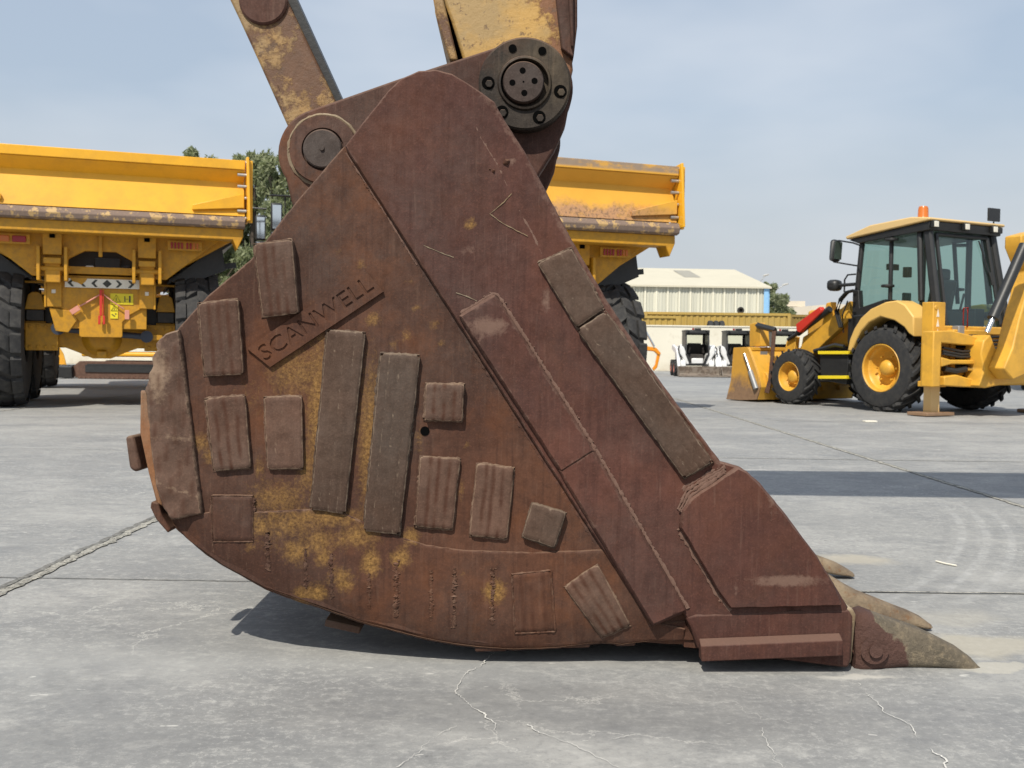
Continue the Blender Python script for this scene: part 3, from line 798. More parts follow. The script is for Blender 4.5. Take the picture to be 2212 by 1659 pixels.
# wear blocks
def wear_block(quad, t, mat, Y=None, grooves=3, round_=0.0045, name='wear_block', gdir=0, wb=0.0045, label=None, seed=0, dyf=None, pale=False):
    Y = YP if Y is None else Y
    t = t * 1.25
    TL, TR, BR, BL = [Vector(q) for q in quad]
    W = ((TR - TL).length + (BR - BL).length) / 2; H = ((BL - TL).length + (BR - TR).length) / 2
    nu = max(10, int(W / 3.2)); nv = max(10, int(H / 5.5))
    lay = {}
    gx = [(k + 1) / (grooves + 1) + random.uniform(-.03, .03) for k in range(grooves)]
    bm = bmesh.new(); L = {k: bm.verts.layers.float.new(k) for k in ('spots', 'wear', 'groove')}
    gv = {}
    for j in range(nv + 1):
        for i in range(nu + 1):
            s, r = i / nu, j / nv
            p = TL.lerp(TR, s).lerp(BL.lerp(BR, s), r)
            ds = min(s, 1 - s) * W; dr = min(r, 1 - r) * H
            e = min(ds, dr)
            p += Vector((nz(p.x * .06, p.y * .06, seed), nz(p.x * .06, p.y * .06, seed + 5))) * (1.3 if e < 1 else 0.4)
            # rounded corners
            if e < 0.1 and ds < 5 and dr < 5: p = p.lerp((TL + TR + BL + BR) / 4, 0.03)
            y = Y - t
            if dyf: y += dyf(p.x, p.y)
            if e < 5: y += round_ * (1 - e / 5) ** 1.7
            c = s if gdir == 0 else r
            g = 0
            for k in gx:
                d = abs(c + 0.03 * nz(r * 3 + k * 9, seed) - k) * (W if gdir == 0 else H)
                g = max(g, max(0, 1 - d / (5.0 if pale else 6.0)) * max(0, min(1, .7 + 1.2 * nz(r * 5, k * 9, seed))))
            if g > 0: y += 0.0014 * g
            y += 0.0011 * nz(p.x * .035, p.y * .035, seed + 2) + 0.0004 * nz(p.x * .15, p.y * .15, 3)
            q = P(p.x, p.y, Y - t)
            v = bm.verts.new((q.x, y, q.z)); gv[i, j] = v
            v[L['wear']] = 0.65 if e < 1.2 else (0.30 if e < 4 else 0.10 + 0.35 * max(0, nz(p.x * .012, p.y * .012, seed + 8)))
            v[L['groove']] = 0 if pale else min(1, max(0, g) * 1.5)
            if pale and g > 0: v[L['wear']] = max(v[L['wear']], g ** .7 * (.46 + .42 * nz(p.x * .23, p.y * .23, seed)))
            if mat is m_block or mat is m_blockdk: v[L['spots']] = 0.10 * (g > 0.3)
    for j in range(nv):
        for i in range(nu):
            bm.faces.new((gv[i, j], gv[i + 1, j], gv[i + 1, j + 1], gv[i, j + 1]))
    loop = [gv[i, 0] for i in range(nu)] + [gv[nu, j] for j in range(nv)] + [gv[i, nv] for i in range(nu, 0, -1)] + [gv[0, j] for j in range(nv, 0, -1)]
    low = []
    for v in loop:
        w = bm.verts.new((v.co.x, Y + 0.004 if not dyf else v.co.y + t + .004, v.co.z)); w[L['wear']] = 0.2; low.append(w)
    n = len(loop)
    for i in range(n):
        bm.faces.new((loop[i], loop[(i + 1) % n], low[(i + 1) % n], low[i]))
    bmesh.ops.recalc_face_normals(bm, faces=bm.faces)
    # weld bead round the foot
    cs = [TL, TR, BR, BL, TL]; b = MB(); pts = []; rr = []
    for k in range(4):
        a, c = cs[k], cs[k + 1]; m = max(2, int((c - a).length / 5))
        for j in range(m):
            p = a.lerp(c, j / m); q = P(p.x, p.y, Y)
            pts.append((q.x, Y - 0.001 + (dyf(p.x, p.y) if dyf else 0), q.z)); rr.append(wb * random.uniform(0.5, 1.2) * (0.45 + 0.9 * max(0, nz(p.x * .02, p.y * .02, seed + 30) + .4)))
    b.tube(pts, rr, 6, 0.25, closed=True)
    vv = [bm.verts.new(p) for p in b.v]
    for x in vv: x[L['wear']] = 0.45
    for f in b.f: bm.faces.new([vv[i] for i in f])
    me = bpy.data.meshes.new(name); bm.to_mesh(me); bm.free()
    for p in me.polygons: p.use_smooth = True
    me.set_sharp_from_angle(angle=R_(45)); me.materials.append(mat)
    o = bpy.data.objects.new(name, me); COL.objects.link(o); o.parent = bucket
    if label: o['label'] = label
    return o
blocks = [
 ([(548, 527), (630, 517), (643, 676), (567, 686)], .030, m_block, YP),
 ([(427, 655), (513, 645), (525, 808), (441, 813)], .022, m_block, YP),
 ([(443, 861), (528, 853), (541, 1011), (461, 1018)], .016, m_block, YP),
 ([(570, 857), (651, 855), (654, 1013), (577, 1014)], .016, m_block, YP),
 ([(706, 712), (789, 718), (745, 1111), (670, 1101)], .018, m_blockdk, YP),
 ([(822, 762), (907, 767), (863, 1156), (784, 1147)], .018, m_blockdk, YP),
 ([(920, 828), (1003, 830), (998, 911), (917, 907)], .022, m_block, YP),
 ([(908, 985), (994, 991), (977, 1145), (897, 1138)], .014, m_block, YP),
 ([(1030, 1001), (1111, 1010), (1095, 1165), (1014, 1158)], .014, m_block, YP),
 ([(1150, 1086), (1223, 1108), (1197, 1184), (1127, 1160)], .022, m_blockdk, YP),
 ([(1106, 1240), (1190, 1232), (1200, 1366), (1112, 1370)], .004, m_brown, YP - .007),
 ([(1219, 1268), (1291, 1219), (1362, 1352), (1302, 1382)], .012, m_block, YP - .006)]
for i, (q, t, m, y) in enumerate(blocks):
    wear_block(q, t, m, y, grooves=(1 if i == 9 else 3), seed=i * 3.7, dyf=left_dy if i > 9 else None, pale=i in (3, 4, 5, 9))
wear_block([(1161, 568), (1234, 535), (1305, 667), (1246, 707)], .018, m_blockdk, YP - .017, grooves=2, seed=51, pale=True)
# long edge block follows the mouth in two courses of one plate
wear_block([(1247, 712), (1309, 672), (1540, 998), (1478, 1034)], .020, m_blockdk, YP - .017, grooves=3, seed=61, pale=True)
# faint remains of blocks on the belly
wear_block([(457, 1070), (545, 1071), (547, 1170), (457, 1172)], .003, m_brown, YP - .007, grooves=0, seed=71, wb=.002, dyf=left_dy)

# heel shroud, torn along its outer edge
heel_px = [(384, 716), (432, 1108), (372, 1120), (352, 1092), (338, 1040), (325, 960), (318, 900), (312, 846), (322, 815), (332, 790), (330, 772), (342, 758), (340, 742), (360, 724)]
heel_edge = []
for p in outline(heel_px, 7): 
    k = 4.5 if (p[0] < 350 and p[1] < 900) else 1.2
    heel_edge.append((p[0] + k * nz(p[0] * .11, p[1] * .11, 4), p[1] + k * nz(p[0] * .11, p[1] * .11, 8)))
def heel_at(u, w):
    return {'wear': max(0.75 * math.exp(-(((u - 335) / 45) ** 2 + ((w - 800) / 90) ** 2)), 0.5 * math.exp(-((w - 945) / 14) ** 2), 0.6 * math.exp(-((w - 1040 - (u - 330) * .35) / 8) ** 2)),
            'groove': 0.6 * (abs((u - 384 - (w - 716) * .12) % 22 - 11) < 2.2), 'spots': 0.1}
heel = gridplate('heel_shroud', heel_edge, YP - 0.020, 0.03, m_block, bucket, 9, lambda u, w: 0.006 * nz(u * .03, w * .03, 6) + 0.0035 * nz(u * .11, w * .11) + 0.02 * max(0, (350 - u) / 40) ** 2, heel_at, jit=0.5, label='torn heel shroud with a ragged outer edge')
m_orust = steel('orange_rusty_steel', (0.22, 0.10, 0.045), (0.28, 0.13, 0.06), (0.18, 0.13, 0.09), orange=0.8)
hw = MB(); pts = [P(u, v, YP) for u, v in [(303, 842), (318, 846), (345, 1060), (352, 1095), (338, 1088), (320, 1020), (302, 935)]]
hw.prism([(p.x, YP - 0.002, p.z) for p in pts], (0, 1.6, 0)); hw.build('heel_wrapper', m_orust, bucket, bevel=0.006)
hw = MB(); pts = [P(u, v, YP) for u, v in [(330, 1082), (345, 1086), (352, 1110), (372, 1142), (366, 1150), (340, 1120), (328, 1095)]]
hw.prism([(p.x, YP - 0.014, p.z) for p in pts], (0, 1.6, 0)); hw.build('heel_wrapper', m_brown, bucket, bevel=0.004)
for px_ in ([(281, 941), (298, 937), (317, 1010), (302, 1017), (290, 1008)],):
    b = MB(); pts = [P(u, v, YP + .06) for u, v in px_]
    b.prism([(p.x, YP + 0.02, p.z) for p in pts], (0, 0.09, 0)); b.build('wear_block', m_block, bucket, bevel=0.008)
b = MB(); pts = [P(u, v, YP + .1) for u, v in [(703, 1338), (779, 1355), (776, 1370), (700, 1353)]]
b.prism([(p.x, YP + .10, p.z) for p in pts], (0, .16, 0)); b.build('wear_block', m_block, bucket, bevel=0.003)
for cx, cy, wd in ((1245, 1396, 60), (1350, 1392, 45), (1060, 1404, 70)):
    b = MB(); c = P(cx, cy, YP + .03); b.box((c.x, YP + .12, c.z + .008), (wd / 770, 0.2, 0.022), (0, -2, 0)); b.build('wear_block', m_brown, bucket, bevel=0.006)

# name plate with cut letters
na, nb, nc_, nd_ = Vector((535, 752)), Vector((788, 583)), Vector((822, 634)), Vector((568, 800))
A_ = P(*na, YP); B_ = P(*nb, YP); D_ = P(560, 800, YP)
ax = (B_ - A_).normalized(); up = Vector((-ax.z, 0, ax.x))
hgt = 0.080
npb = MB(); ln = (B_ - A_).length
def onp(s, t, y): q = A_ + ax * s - up * t; return Vector((q.x, y, q.z))
npb.prism([onp(0, 0, YP + .002), onp(ln, 0, YP + .002), onp(ln + .01, hgt, YP + .002), onp(.025, hgt, YP + .002)], (0, -0.014, 0))
plate = npb.build('name_plate', m_brown, bucket, smooth=False)
tc = bpy.data.curves.new('lettering', 'FONT'); tc.body = 'SCANWELL'; tc.size = 0.066; tc.extrude = 0.006; tc.offset = 0.0002
tc.space_character = 1.0; tc.align_x = 'CENTER'; tc.align_y = 'CENTER'; tc.resolution_u = 3
to = bpy.data.objects.new('lettering', tc); COL.objects.link(to)
bpy.context.view_layer.update()
tw = to.dimensions.x
lm = bpy.data.meshes.new_from_object(to.evaluated_get(bpy.context.evaluated_depsgraph_get()))
COL.objects.unlink(to); bpy.data.objects.remove(to)
mid = onp(ln / 2 + .008, hgt / 2, YP - .0135)
mx = Matrix(((ax.x, up.x, 0, mid.x), (0, 0, -1, mid.y), (ax.z, up.z, 0, mid.z), (0, 0, 0, 1)))
k = (ln * 0.93) / tw
lm.transform(mx @ Matrix.Diagonal((k, 0.98, 1, 1)))
lo = bpy.data.objects.new('letter_cutter', lm); COL.objects.link(lo)
bo = plate.modifiers.new('cut', 'BOOLEAN'); bo.operation = 'DIFFERENCE'; bo.object = lo; bo.solver = 'EXACT'
bpy.context.view_layer.update()
ev = plate.evaluated_get(bpy.context.evaluated_depsgraph_get())
# the plate's parent offset means the cutter must be in the same frame: cut in world space
nm = bpy.data.meshes.new_from_object(ev)
plate.modifiers.clear(); plate.data = nm
bpy.data.objects.remove(lo)
plate['label'] = 'slanted name plate with sunken capital letters'

# side cutter and its weld
cut_px = [(1474, 1140), (1478, 1105), (1498, 1078), (1595, 1014), (1612, 1022), (1645, 1055), (1700, 1122), (1762, 1203), (1800, 1265), (1817, 1306), (1700, 1309), (1580, 1312), (1560, 1285)]
gridplate('side_cutter', cut_px, YP - 0.045, 0.05, m_maroon, bucket, 11, lambda u, w: dents(u, w) * 0.6, at_plate, edge=7, edger=0.010,
          extra=[bead([(1474 - k * .7, 1108 - k * .6), (1495 - k * .8, 1072 - k), (1566, 1022 - k)], 0.0055, YP - 0.036 + k * .0010, 0.3, 5, None, .5) for k in (2, 8, 14, 20)] + [ bead([(1470, 1150), (1555, 1290), (1578, 1318)], 0.008, YP - 0.02, 0.5, 6)])
wedge = MB()
wp = [P(u, v, YP) for u, v in [(1478, 1330), (1500, 1322), (1828, 1312), (1838, 1330), (1834, 1420), (1828, 1438), (1808, 1436), (1505, 1398), (1490, 1352)]]
wedge.prism([(p.x, YP - 0.022, p.z) for p in wp], (0, 0.16, 0)); wedge.build('lip_shroud', m_maroon, bucket, bevel=0.008)
lb = MB()
q = [P(u, v, YP) for u, v in [(1506, 1378), (1808, 1366), (1808, 1405), (1508, 1417)]]
for a, (dy0) in ((0, 0),):
    f = [(q[0].x, YP - .024, q[0].z + .006), (q[1].x, YP - .024, q[1].z + .006), (q[1].x, YP - .055, q[1].z - .008), (q[0].x, YP - .055, q[0].z - .008)]
    g_ = [(q[3].x, YP - .010, q[3].z), (q[2].x, YP - .010, q[2].z), (q[2].x, YP - .055, q[2].z), (q[3].x, YP - .055, q[3].z)]
    lb.add(f + g_, [(0, 1, 2, 3), (7, 6, 5, 4), (3, 2, 6, 7), (0, 4, 5, 1), (1, 5, 6, 2), (0, 3, 7, 4)])
lb.build('wear_strip', m_maroon, bucket, bevel=0.003)

# teeth
nt_ = NT('tooth_steel', 0.7)
base = nt_.mix(nt_.ramp(nt_.noise(6, 9, .65), .4, .6), (0.18, 0.145, 0.10), (0.10, 0.084, 0.060))
base = nt_.mix(nt_.ramp(nt_.noise(50, 7, .75), .5, .7, 0, .6), base, (0.38, 0.30, 0.19))
pt = nt_.mix(nt_.noise(12, 8, .7), (0.066, 0.030, 0.022), (0.115, 0.055, 0.040))
fp = nt_.ramp(nt_.math('ADD', nt_.attr('paint'), nt_.math('MULTIPLY', nt_.math('SUBTRACT', nt_.noise(14, 6, .6), .5), .9)), .48, .54)
nt_.color(nt_.mix(fp, base, pt)); nt_.bump(nt_.math('ADD', nt_.noise(60, 7, .75), nt_.noise(12, 4)), .9, .012)
m_tooth = nt_.m
nt2 = NT('dusty_tooth_steel', 0.8)
b2 = nt2.mix(nt2.ramp(nt2.noise(9, 9, .7), .38, .62), (0.17, 0.125, 0.085), (0.34, 0.26, 0.17))
b2 = nt2.mix(nt2.ramp(nt2.noise(40, 7, .75), .54, .66, 0, .7), b2, (0.22, 0.10, 0.035))
nt2.color(b2); nt2.bump(nt2.noise(28, 8, .8), 1.0, .015)
secs = [(1836, 1330, 1440, .062), (1848, 1316, 1444, .072), (1862, 1312, 1443, .074), (1900, 1326, 1440, .070), (1935, 1338, 1436, .062), (1975, 1352, 1437, .056), (2020, 1371, 1438, .052),
        (2060, 1393, 1442, .049), (2090, 1416, 1446, .045), (2106, 1432, 1447, .038), (2112, 1439, 1445, .028)]
def tooth(i):
    yc = 2.975 + 0.380 * i; up_ = 0.022 if i else 0.0; fw = (0, 0.012, -0.13, 0.012, -0.16)[i]
    bm = bmesh.new(); lp = bm.verts.layers.float.new('paint'); rings = []
    n = 20
    for (u, v0, v1, w) in secs:
        if i: f_ = math.sin(math.pi * max(0, min(1, (u - 1850) / 262))); v0 += 22 * f_; v1 -= 3 * f_
        a = P(u, v0, 2.975); b = P(u, v1, 2.975); hz_ = (a.z - b.z) / 2; cz = (a.z + b.z) / 2; ring = []
        for k in range(n):
            t = 2 * math.pi * k / n; c, s = math.cos(t), math.sin(t)
            e = 0.5 if u < 1900 else 0.62
            x = abs(c) ** e * (1 if c > 0 else -1); z = abs(s) ** e * (1 if s > 0 else -1)
            jx = 0.003 * nz(u * .03, k * .6, i * 4)
            ww = w * (0.72 + 0.28 * (0.5 - z / 2))
            vv = bm.verts.new((a.x + jx + fw, yc + x * ww, cz + z * hz_ + jx + up_)); ring.append(vv)
            vv[lp] = 1.0 if u < 1870 else (0.62 if (u < 1940 and z < 0.55) else 0.1) if i == 0 else (0.5 if u < 1860 else 0)
        rings.append(ring)
    for a, b in zip(rings, rings[1:]):
        for k in range(n): bm.faces.new((a[k], a[(k + 1) % n], b[(k + 1) % n], b[k]))
    bm.faces.new(rings[0]); bm.faces.new(rings[-1])
    # retaining pin, on both sides
    pc = P(1870, 1388, 2.975)
    for sgn in (-1, 1):
        r = bmesh.ops.create_cone(bm, cap_ends=True, segments=20, radius1=.019, radius2=.017, depth=.02,
                                  matrix=Matrix.Translation((pc.x, yc + sgn * .078, pc.z)) @ Matrix.Rotation(R_(90 * sgn), 4, 'X'))
        for v in r['verts']: v[lp] = 1.0
        r = bmesh.ops.create_cone(bm, cap_ends=True, segments=24, radius1=.040, radius2=.034, depth=.008,
                                  matrix=Matrix.Translation((pc.x, yc + sgn * .073, pc.z)) @ Matrix.Rotation(R_(90 * sgn), 4, 'X'))
        for v in r['verts']: v[lp] = 1.0
    bmesh.ops.recalc_face_normals(bm, faces=bm.faces)
    me = bpy.data.meshes.new('tooth'); bm.to_mesh(me); bm.free()
    for p in me.polygons: p.use_smooth = True
    me.set_sharp_from_angle(angle=R_(48)); me.materials.append(m_tooth if i == 0 else nt2.m)
    o = bpy.data.objects.new('tooth', me); COL.objects.link(o); o.parent = bucket
    ad = MB(); e = [P(u, v, YP) for u, v in [(1770, 1372), (1835, 1330), (1850, 1336), (1850, 1432), (1832, 1440), (1770, 1425)]]
    if i: ad.prism([(p.x, yc - .06, p.z) for p in e], (0, .12, 0)); ad.build('tooth_adapter', m_brown, bucket, bevel=.012)
for i in range(5): tooth(i)
ad = MB(); e = [P(u, v, YP) for u, v in [(1822, 1318), (1842, 1312), (1852, 1330), (1842, 1436), (1818, 1440)]]
ad.prism([(p.x, YP + .005, p.z) for p in e], (0, .13, 0)); ad.build('tooth_adapter', m_tan, bucket, bevel=.01)
# black disc painting the dark of a hole in the side, bolts/weld blobs on the cheek
b = MB(); c = P(918, 931, YP); b.cyl((c.x, YP - .0035, c.z), (c.x, YP + .002, c.z), .013, 18); b.build('drain_hole_disc', m_hole_paint, bucket)
b = MB()
for (u, v, r, s) in ((1094, 350, .008, 1.2), (1066, 370, .005, 1.0), (1058, 366, .003, 1.0)):
    c = P(u, v, YP - .017)
    pts = [(c.x - r * s * .8, c.y, c.z - r * s * .4), (c.x, c.y - .004, c.z), (c.x + r * s * .8, c.y, c.z + r * s * .4)]
    b.tube(pts, [r * .5, r, r * .5], 10, .15)
b.each('weld_blob', m_brown, bucket)

# ears
YE = 3.27
def circ(cx, cy, r, a0, a1, n): return [(cx + r * math.cos(R_(a0 + (a1 - a0) * i / n)), cy - r * math.sin(R_(a0 + (a1 - a0) * i / n))) for i in range(n + 1)]
ear_px = circ(697, 330, 97, 215, 112, 14) + [(735, 214), (860, 170), (990, 128)] + circ(1134, 190, 104, 108, -25, 20) + [(1222, 268), (1200, 320), (1160, 384), (1100, 480), (800, 520), (650, 470), (630, 440)]
for y in (YE, 4.12):
    b = MB(); b.prism([(P(u, v, YE).x, y, P(u, v, YE).z) for u, v in ear_px], (0, .085, 0))
    o = b.build('bucket_ear', m_ear, bucket, bevel=.008)
# left pin boss
c = P(700, 325, YE)
b = MB(); b.lathe([(0.108, 0), (0.104, .022), (0.066, .024), (0.064, .010), (0.0001, .010)], (c.x, YE, c.z), (0, -1, 0), 48)
b.build('pin_boss', m_ear, bucket)
b = MB(); b.lathe([(0.060, 0), (0.060, .030), (0.056, .034), (0.008, .034), (0.007, .040), (0.0001, .040)], (c.x, YE, c.z), (0, -1, 0), 40)
b.build('link_pin', m_pincap, bucket)
b = MB()
pts = [(c.x + .110 * math.cos(a), YE - .002, c.z + .110 * math.sin(a)) for a in [2 * math.pi * i / 60 for i in range(60)]]
b.tube(pts, .006, 6, .3, closed=True); b.build('weld_ring', m_tan, bucket)
# right pin boss with bolt pockets
c = P(1133, 190, YE)
b = MB(); b.lathe([(0.142, 0), (0.142, .050), (0.136, .056), (0.084, .056), (0.080, .066), (0.074, .068), (0.072, .03), (0.0001, .03)], (c.x, YE, c.z), (0, -1, 0), 64)
b.build('pin_flange', m_boss, bucket)
c2 = P(1129, 188, YE - .06)
b = MB(); b.lathe([(0.063, 0), (0.063, .036), (0.060, .040), (0.0001, .040)], (c.x - .004, YE - .028, c.z + .002), (0, -1, 0), 48)
pin = b.build('stick_pin', m_pincap, bucket)
b = MB()
for a in (5, 95, 185, 275):
    x = c.x - .004 + .034 * math.cos(R_(a)); z = c.z + .002 + .034 * math.sin(R_(a))
    b.cyl((x, YE - .0690, z), (x, YE - .064, z), .0095, 14)
b.cyl((c.x - .004, YE - .0690, c.z + .002), (c.x - .004, YE - .064, c.z + .002), .003, 8)
b.each('pin_hole_disc', m_hole_paint, bucket)  # flat black discs paint the dark of the holes
b = MB(); b2_ = MB(); b3 = MB()
for a in (110, 62, -12, -66, 180, 232):
    x = c.x + .112 * math.cos(R_(a)); z = c.z + .112 * math.sin(R_(a))
    if a in (110, 62): b.cyl((x, YE - .0595, z), (x, YE - .05, z), .0125, 16)
    else:
        b.cyl((x, YE - .0580, z), (x, YE - .05, z), .020, 18)
        b2_.cyl((x + .003, YE - .0640, z - .004), (x + .003, YE - .052, z - .004), .0125, 6)
b.each('bolt_pocket_disc', m_hole_paint, bucket); b2_.each('bolt_head', m_boss, bucket, bevel=.002)  # pockets are black discs, their inner shade put into the colour

# stick
YS = 3.45
st_px = [(955, -60), (975, 40), (1004, 140), (1060, 230), (1200, 230), (1236, 150), (1212, -40)]
def on(y, pts, YY): return [(P(u, v, YY).x, y, P(u, v, YY).z) for u, v in pts]
b = MB()
up_px = [(600, -1650), (930, -180), (958, 0), (975, 45), (1004, 140), (1080, 260), (1200, 260), (1238, 150), (1224, 0), (1215, -180), (1130, -1650)]
b.prism(on(YS, up_px, YS), (0, .62, 0))
stick = b.build('stick', m_stick, ex, bevel=.010, loc=OFF, label='yellow dipper stick with flaking paint')
b = MB(); b.prism(on(YS - .012, [(925, -200), (936, 0), (944, 45), (972, 132), (990, 132), (958, 0), (948, -200)], YS), (0, .66, 0))
b.build('flange_plate', m_link, stick, bevel=.006)
b = MB(); b.prism(on(YS - .03, [(1198, -200), (1200, 0), (1212, 110), (1238, 130), (1246, 62), (1246, -200)], YS), (0, .68, 0))
b.prism(on(YS - .05, [(1222, -200), (1226, 0), (1232, 110), (1238, 110), (1236, -200)], YS), (0, .1, 0))
b.build('flange_plate', m_ear, stick, bevel=.006)
b = MB(); b.prism(on(YS + .03, [(925, -200), (938, 20), (955, 80), (966, 85), (960, 30), (950, -200)], YS), (0, .3, 0)); b.build('wear_pad', m_stick, stick, bevel=.006)
# link bar between bucket and cylinder
b = MB(); b.prism(on(3.36, [(300, -420), (496, -2), (515, 38), (560, 136), (620, 270), (668, 372), (730, 300), (724, 218), (682, 130), (620, 0), (430, -400)], 3.36), (0, .13, 0))
link = b.build('link_bar', m_link, ex, bevel=.008, loc=OFF)
b = MB(); b.lathe([(0.001, .014), (.072, .014), (.078, .008), (.078, 0)], P(570, 2, 3.36), (0, -1, 0), 32)
q = P(562, 70, 3.36)
b.build('grease_cap', m_ear, link)
b = MB(); b.cyl(P(600, 185, 3.36), P(600, 185, 3.345), .001, 6)
b.prism(on(3.4, [(590, -60), (614, -60), (738, 214), (722, 226)], 3.4), (0, .1, 0))
b.build('side_strip', m_black, link, bevel=.004)  # black strip laid along the right face of the bar
# boom running out to the right, its cylinder, and the machine off to the side
b = MB(); b.prism([(x, 3.42, z) for x, z in [(-.9, 4.25), (1.0, 4.62), (4.2, 4.62), (7.2, 2.3), (7.4, 1.5), (6.8, 1.6), (4.0, 3.78), (1.0, 3.78), (-.9, 3.85)]], (0, .66, 0))
b.build('boom', m_stick, ex, bevel=.02, loc=OFF)
b = MB(); b.cyl((.2, 3.75, 4.85), (3.6, 3.75, 4.95), .12, 20); b.cyl((-.8, 3.75, 4.6), (.2, 3.75, 4.85), .06, 16)
b.build('hydraulic_cylinder', m_black, ex, loc=OFF)
b = MB(); b.prism([(x, 2.5, z) for x, z in [(6.9, 1.2), (10.6, 1.2), (10.8, 1.6), (10.6, 2.7), (8.8, 2.9), (6.9, 2.0)]], (0, 2.9, 0))
b.build('engine_house', m_stick, ex, bevel=.06, loc=OFF)
b = MB(); b.prism([(x, 4.5, z) for x, z in [(6.4, 1.3), (7.7, 1.3), (7.9, 3.2), (6.7, 3.2), (6.3, 2.2)]], (0, 1.0, 0)); b.build('cab', m_black, ex, bevel=.05, loc=OFF)
for y in (2.2, 4.9):
    b = MB(); b.prism([(x, y, z) for x, z in [(6.2, .45), (6.5, .08), (7, 0.01), (10.2, 0.01), (10.7, .08), (11, .45), (10.8, .85), (10.4, 1.0), (6.8, 1.0), (6.4, .85)]], (0, .6, 0))
    b.build('track', m_dark, ex, bevel=.04, loc=OFF)

# ------------------------------------------------------------------ wheels
def lug(mb, c, ax_sign, R, th0, x0, th1, x1, wth, dep):
    """raised tread bar on a tyre whose axis is local X"""
    def pt(th, x, r): return (c[0] + x, c[1] + r * math.cos(th), c[2] + r * math.sin(th))
    n = 3; vs = []
    for i in range(n + 1):
        f = i / n; th = th0 + (th1 - th0) * f; x = x0 + (x1 - x0) * f
        ro = R - 0.10 * R * (abs(x) / abs(x1 if abs(x1) > abs(x0) else x0)) ** 4 * 0.35
        for dth, r in ((-wth, R - dep), (-wth * .8, ro), (wth * .8, ro), (wth, R - dep)):
            vs.append(pt(th + dth / R, x, r))
    fs = []
    for i in range(n):
        a, b = i * 4, i * 4 + 4
        for j in range(3): fs.append((a + j, a + j + 1, b + j + 1, b + j))
    fs += [(0, 1, 2, 3), (n * 4 + 3, n * 4 + 2, n * 4 + 1, n * 4)]
    mb.add(vs, fs)
def wheel(parent, c, R, W, rim, side, tyre_mat, rim_mat, nl=20, style='chev', dep=None, deep=0.5, hub=0.28):
    """side: -1 outer face towards -x, +1 towards +x"""
    dep = dep or R * 0.06
    h = W / 2
    hb = MB(); hb.lathe([(R * hub, -h * .5), (R * hub, h * .25), (R * hub * .82, h * .5), (R * hub * .5, h * .62), (.001, h * .62)], c, (side, 0, 0), 24)
    for k in range(6):
        a = k * math.pi / 3; p = Vector(c) + Vector((side * h * .22, rim * .55 * math.cos(a), rim * .55 * math.sin(a)))
        hb.cyl(p, p + Vector((side * .04, 0, 0)), R * .025, 6)
    w = hb.build('wheel', rim_mat, parent)
    t = MB(); Rt = R - dep
    prof = [(rim, -h * .86), (rim * 1.06, -h * .96), (Rt * .80 + rim * .1, -h * 1.0), (Rt * .95, -h * .93), (Rt, -h * .72), (Rt, 0), (Rt, h * .72), (Rt * .95, h * .93), (Rt * .80 + rim * .1, h), (rim * 1.06, h * .96), (rim, h * .86)]
    t.lathe([(r, x) for r, x in prof], c, (side, 0, 0), 48, caps=False)
    st = 2 * math.pi / nl
    for k in range(nl):
        a = k * st
        if style == 'chev':
            lug(t, c, side, R, a, h * .04, a + st * .95, h * .98, R * .055, dep * 1.3)
            lug(t, c, side, R, a + st * .5, -h * .04, a + st * 1.45, -h * .98, R * .055, dep * 1.3)
        else:
            lug(t, c, side, R, a, -h * .02, a + st * .35, h * .52, R * .135, dep * 1.2)
            lug(t, c, side, R, a + st * .3, h * .56, a + st * .33, h * 1.0, R * .152, dep * 1.1)
            lug(t, c, side, R, a + st * .5, h * .02, a + st * .85, -h * .52, R * .135, dep * 1.2)
            lug(t, c, side, R, a + st * .8, -h * .56, a + st * .83, -h * 1.0, R * .152, dep * 1.1)
    t.build('tyre', tyre_mat, w)
    r = MB(); d = h * deep
    r.lathe([(rim * 1.04, h * .88), (rim * 1.0, h * .95), (rim * .95, h * .88), (rim * .93, h * .5), (rim * .86, h * .38), (rim * .84, h * (.88 - deep * .9)), (rim * .72, h * (.88 - deep * 1.25)), (rim * .3, h * (.88 - deep * 1.3)), (.01, h * (.88 - deep * 1.3))], c, (side, 0, 0), 40, caps=False)
    r.build('rim', rim_mat, w)
    return w

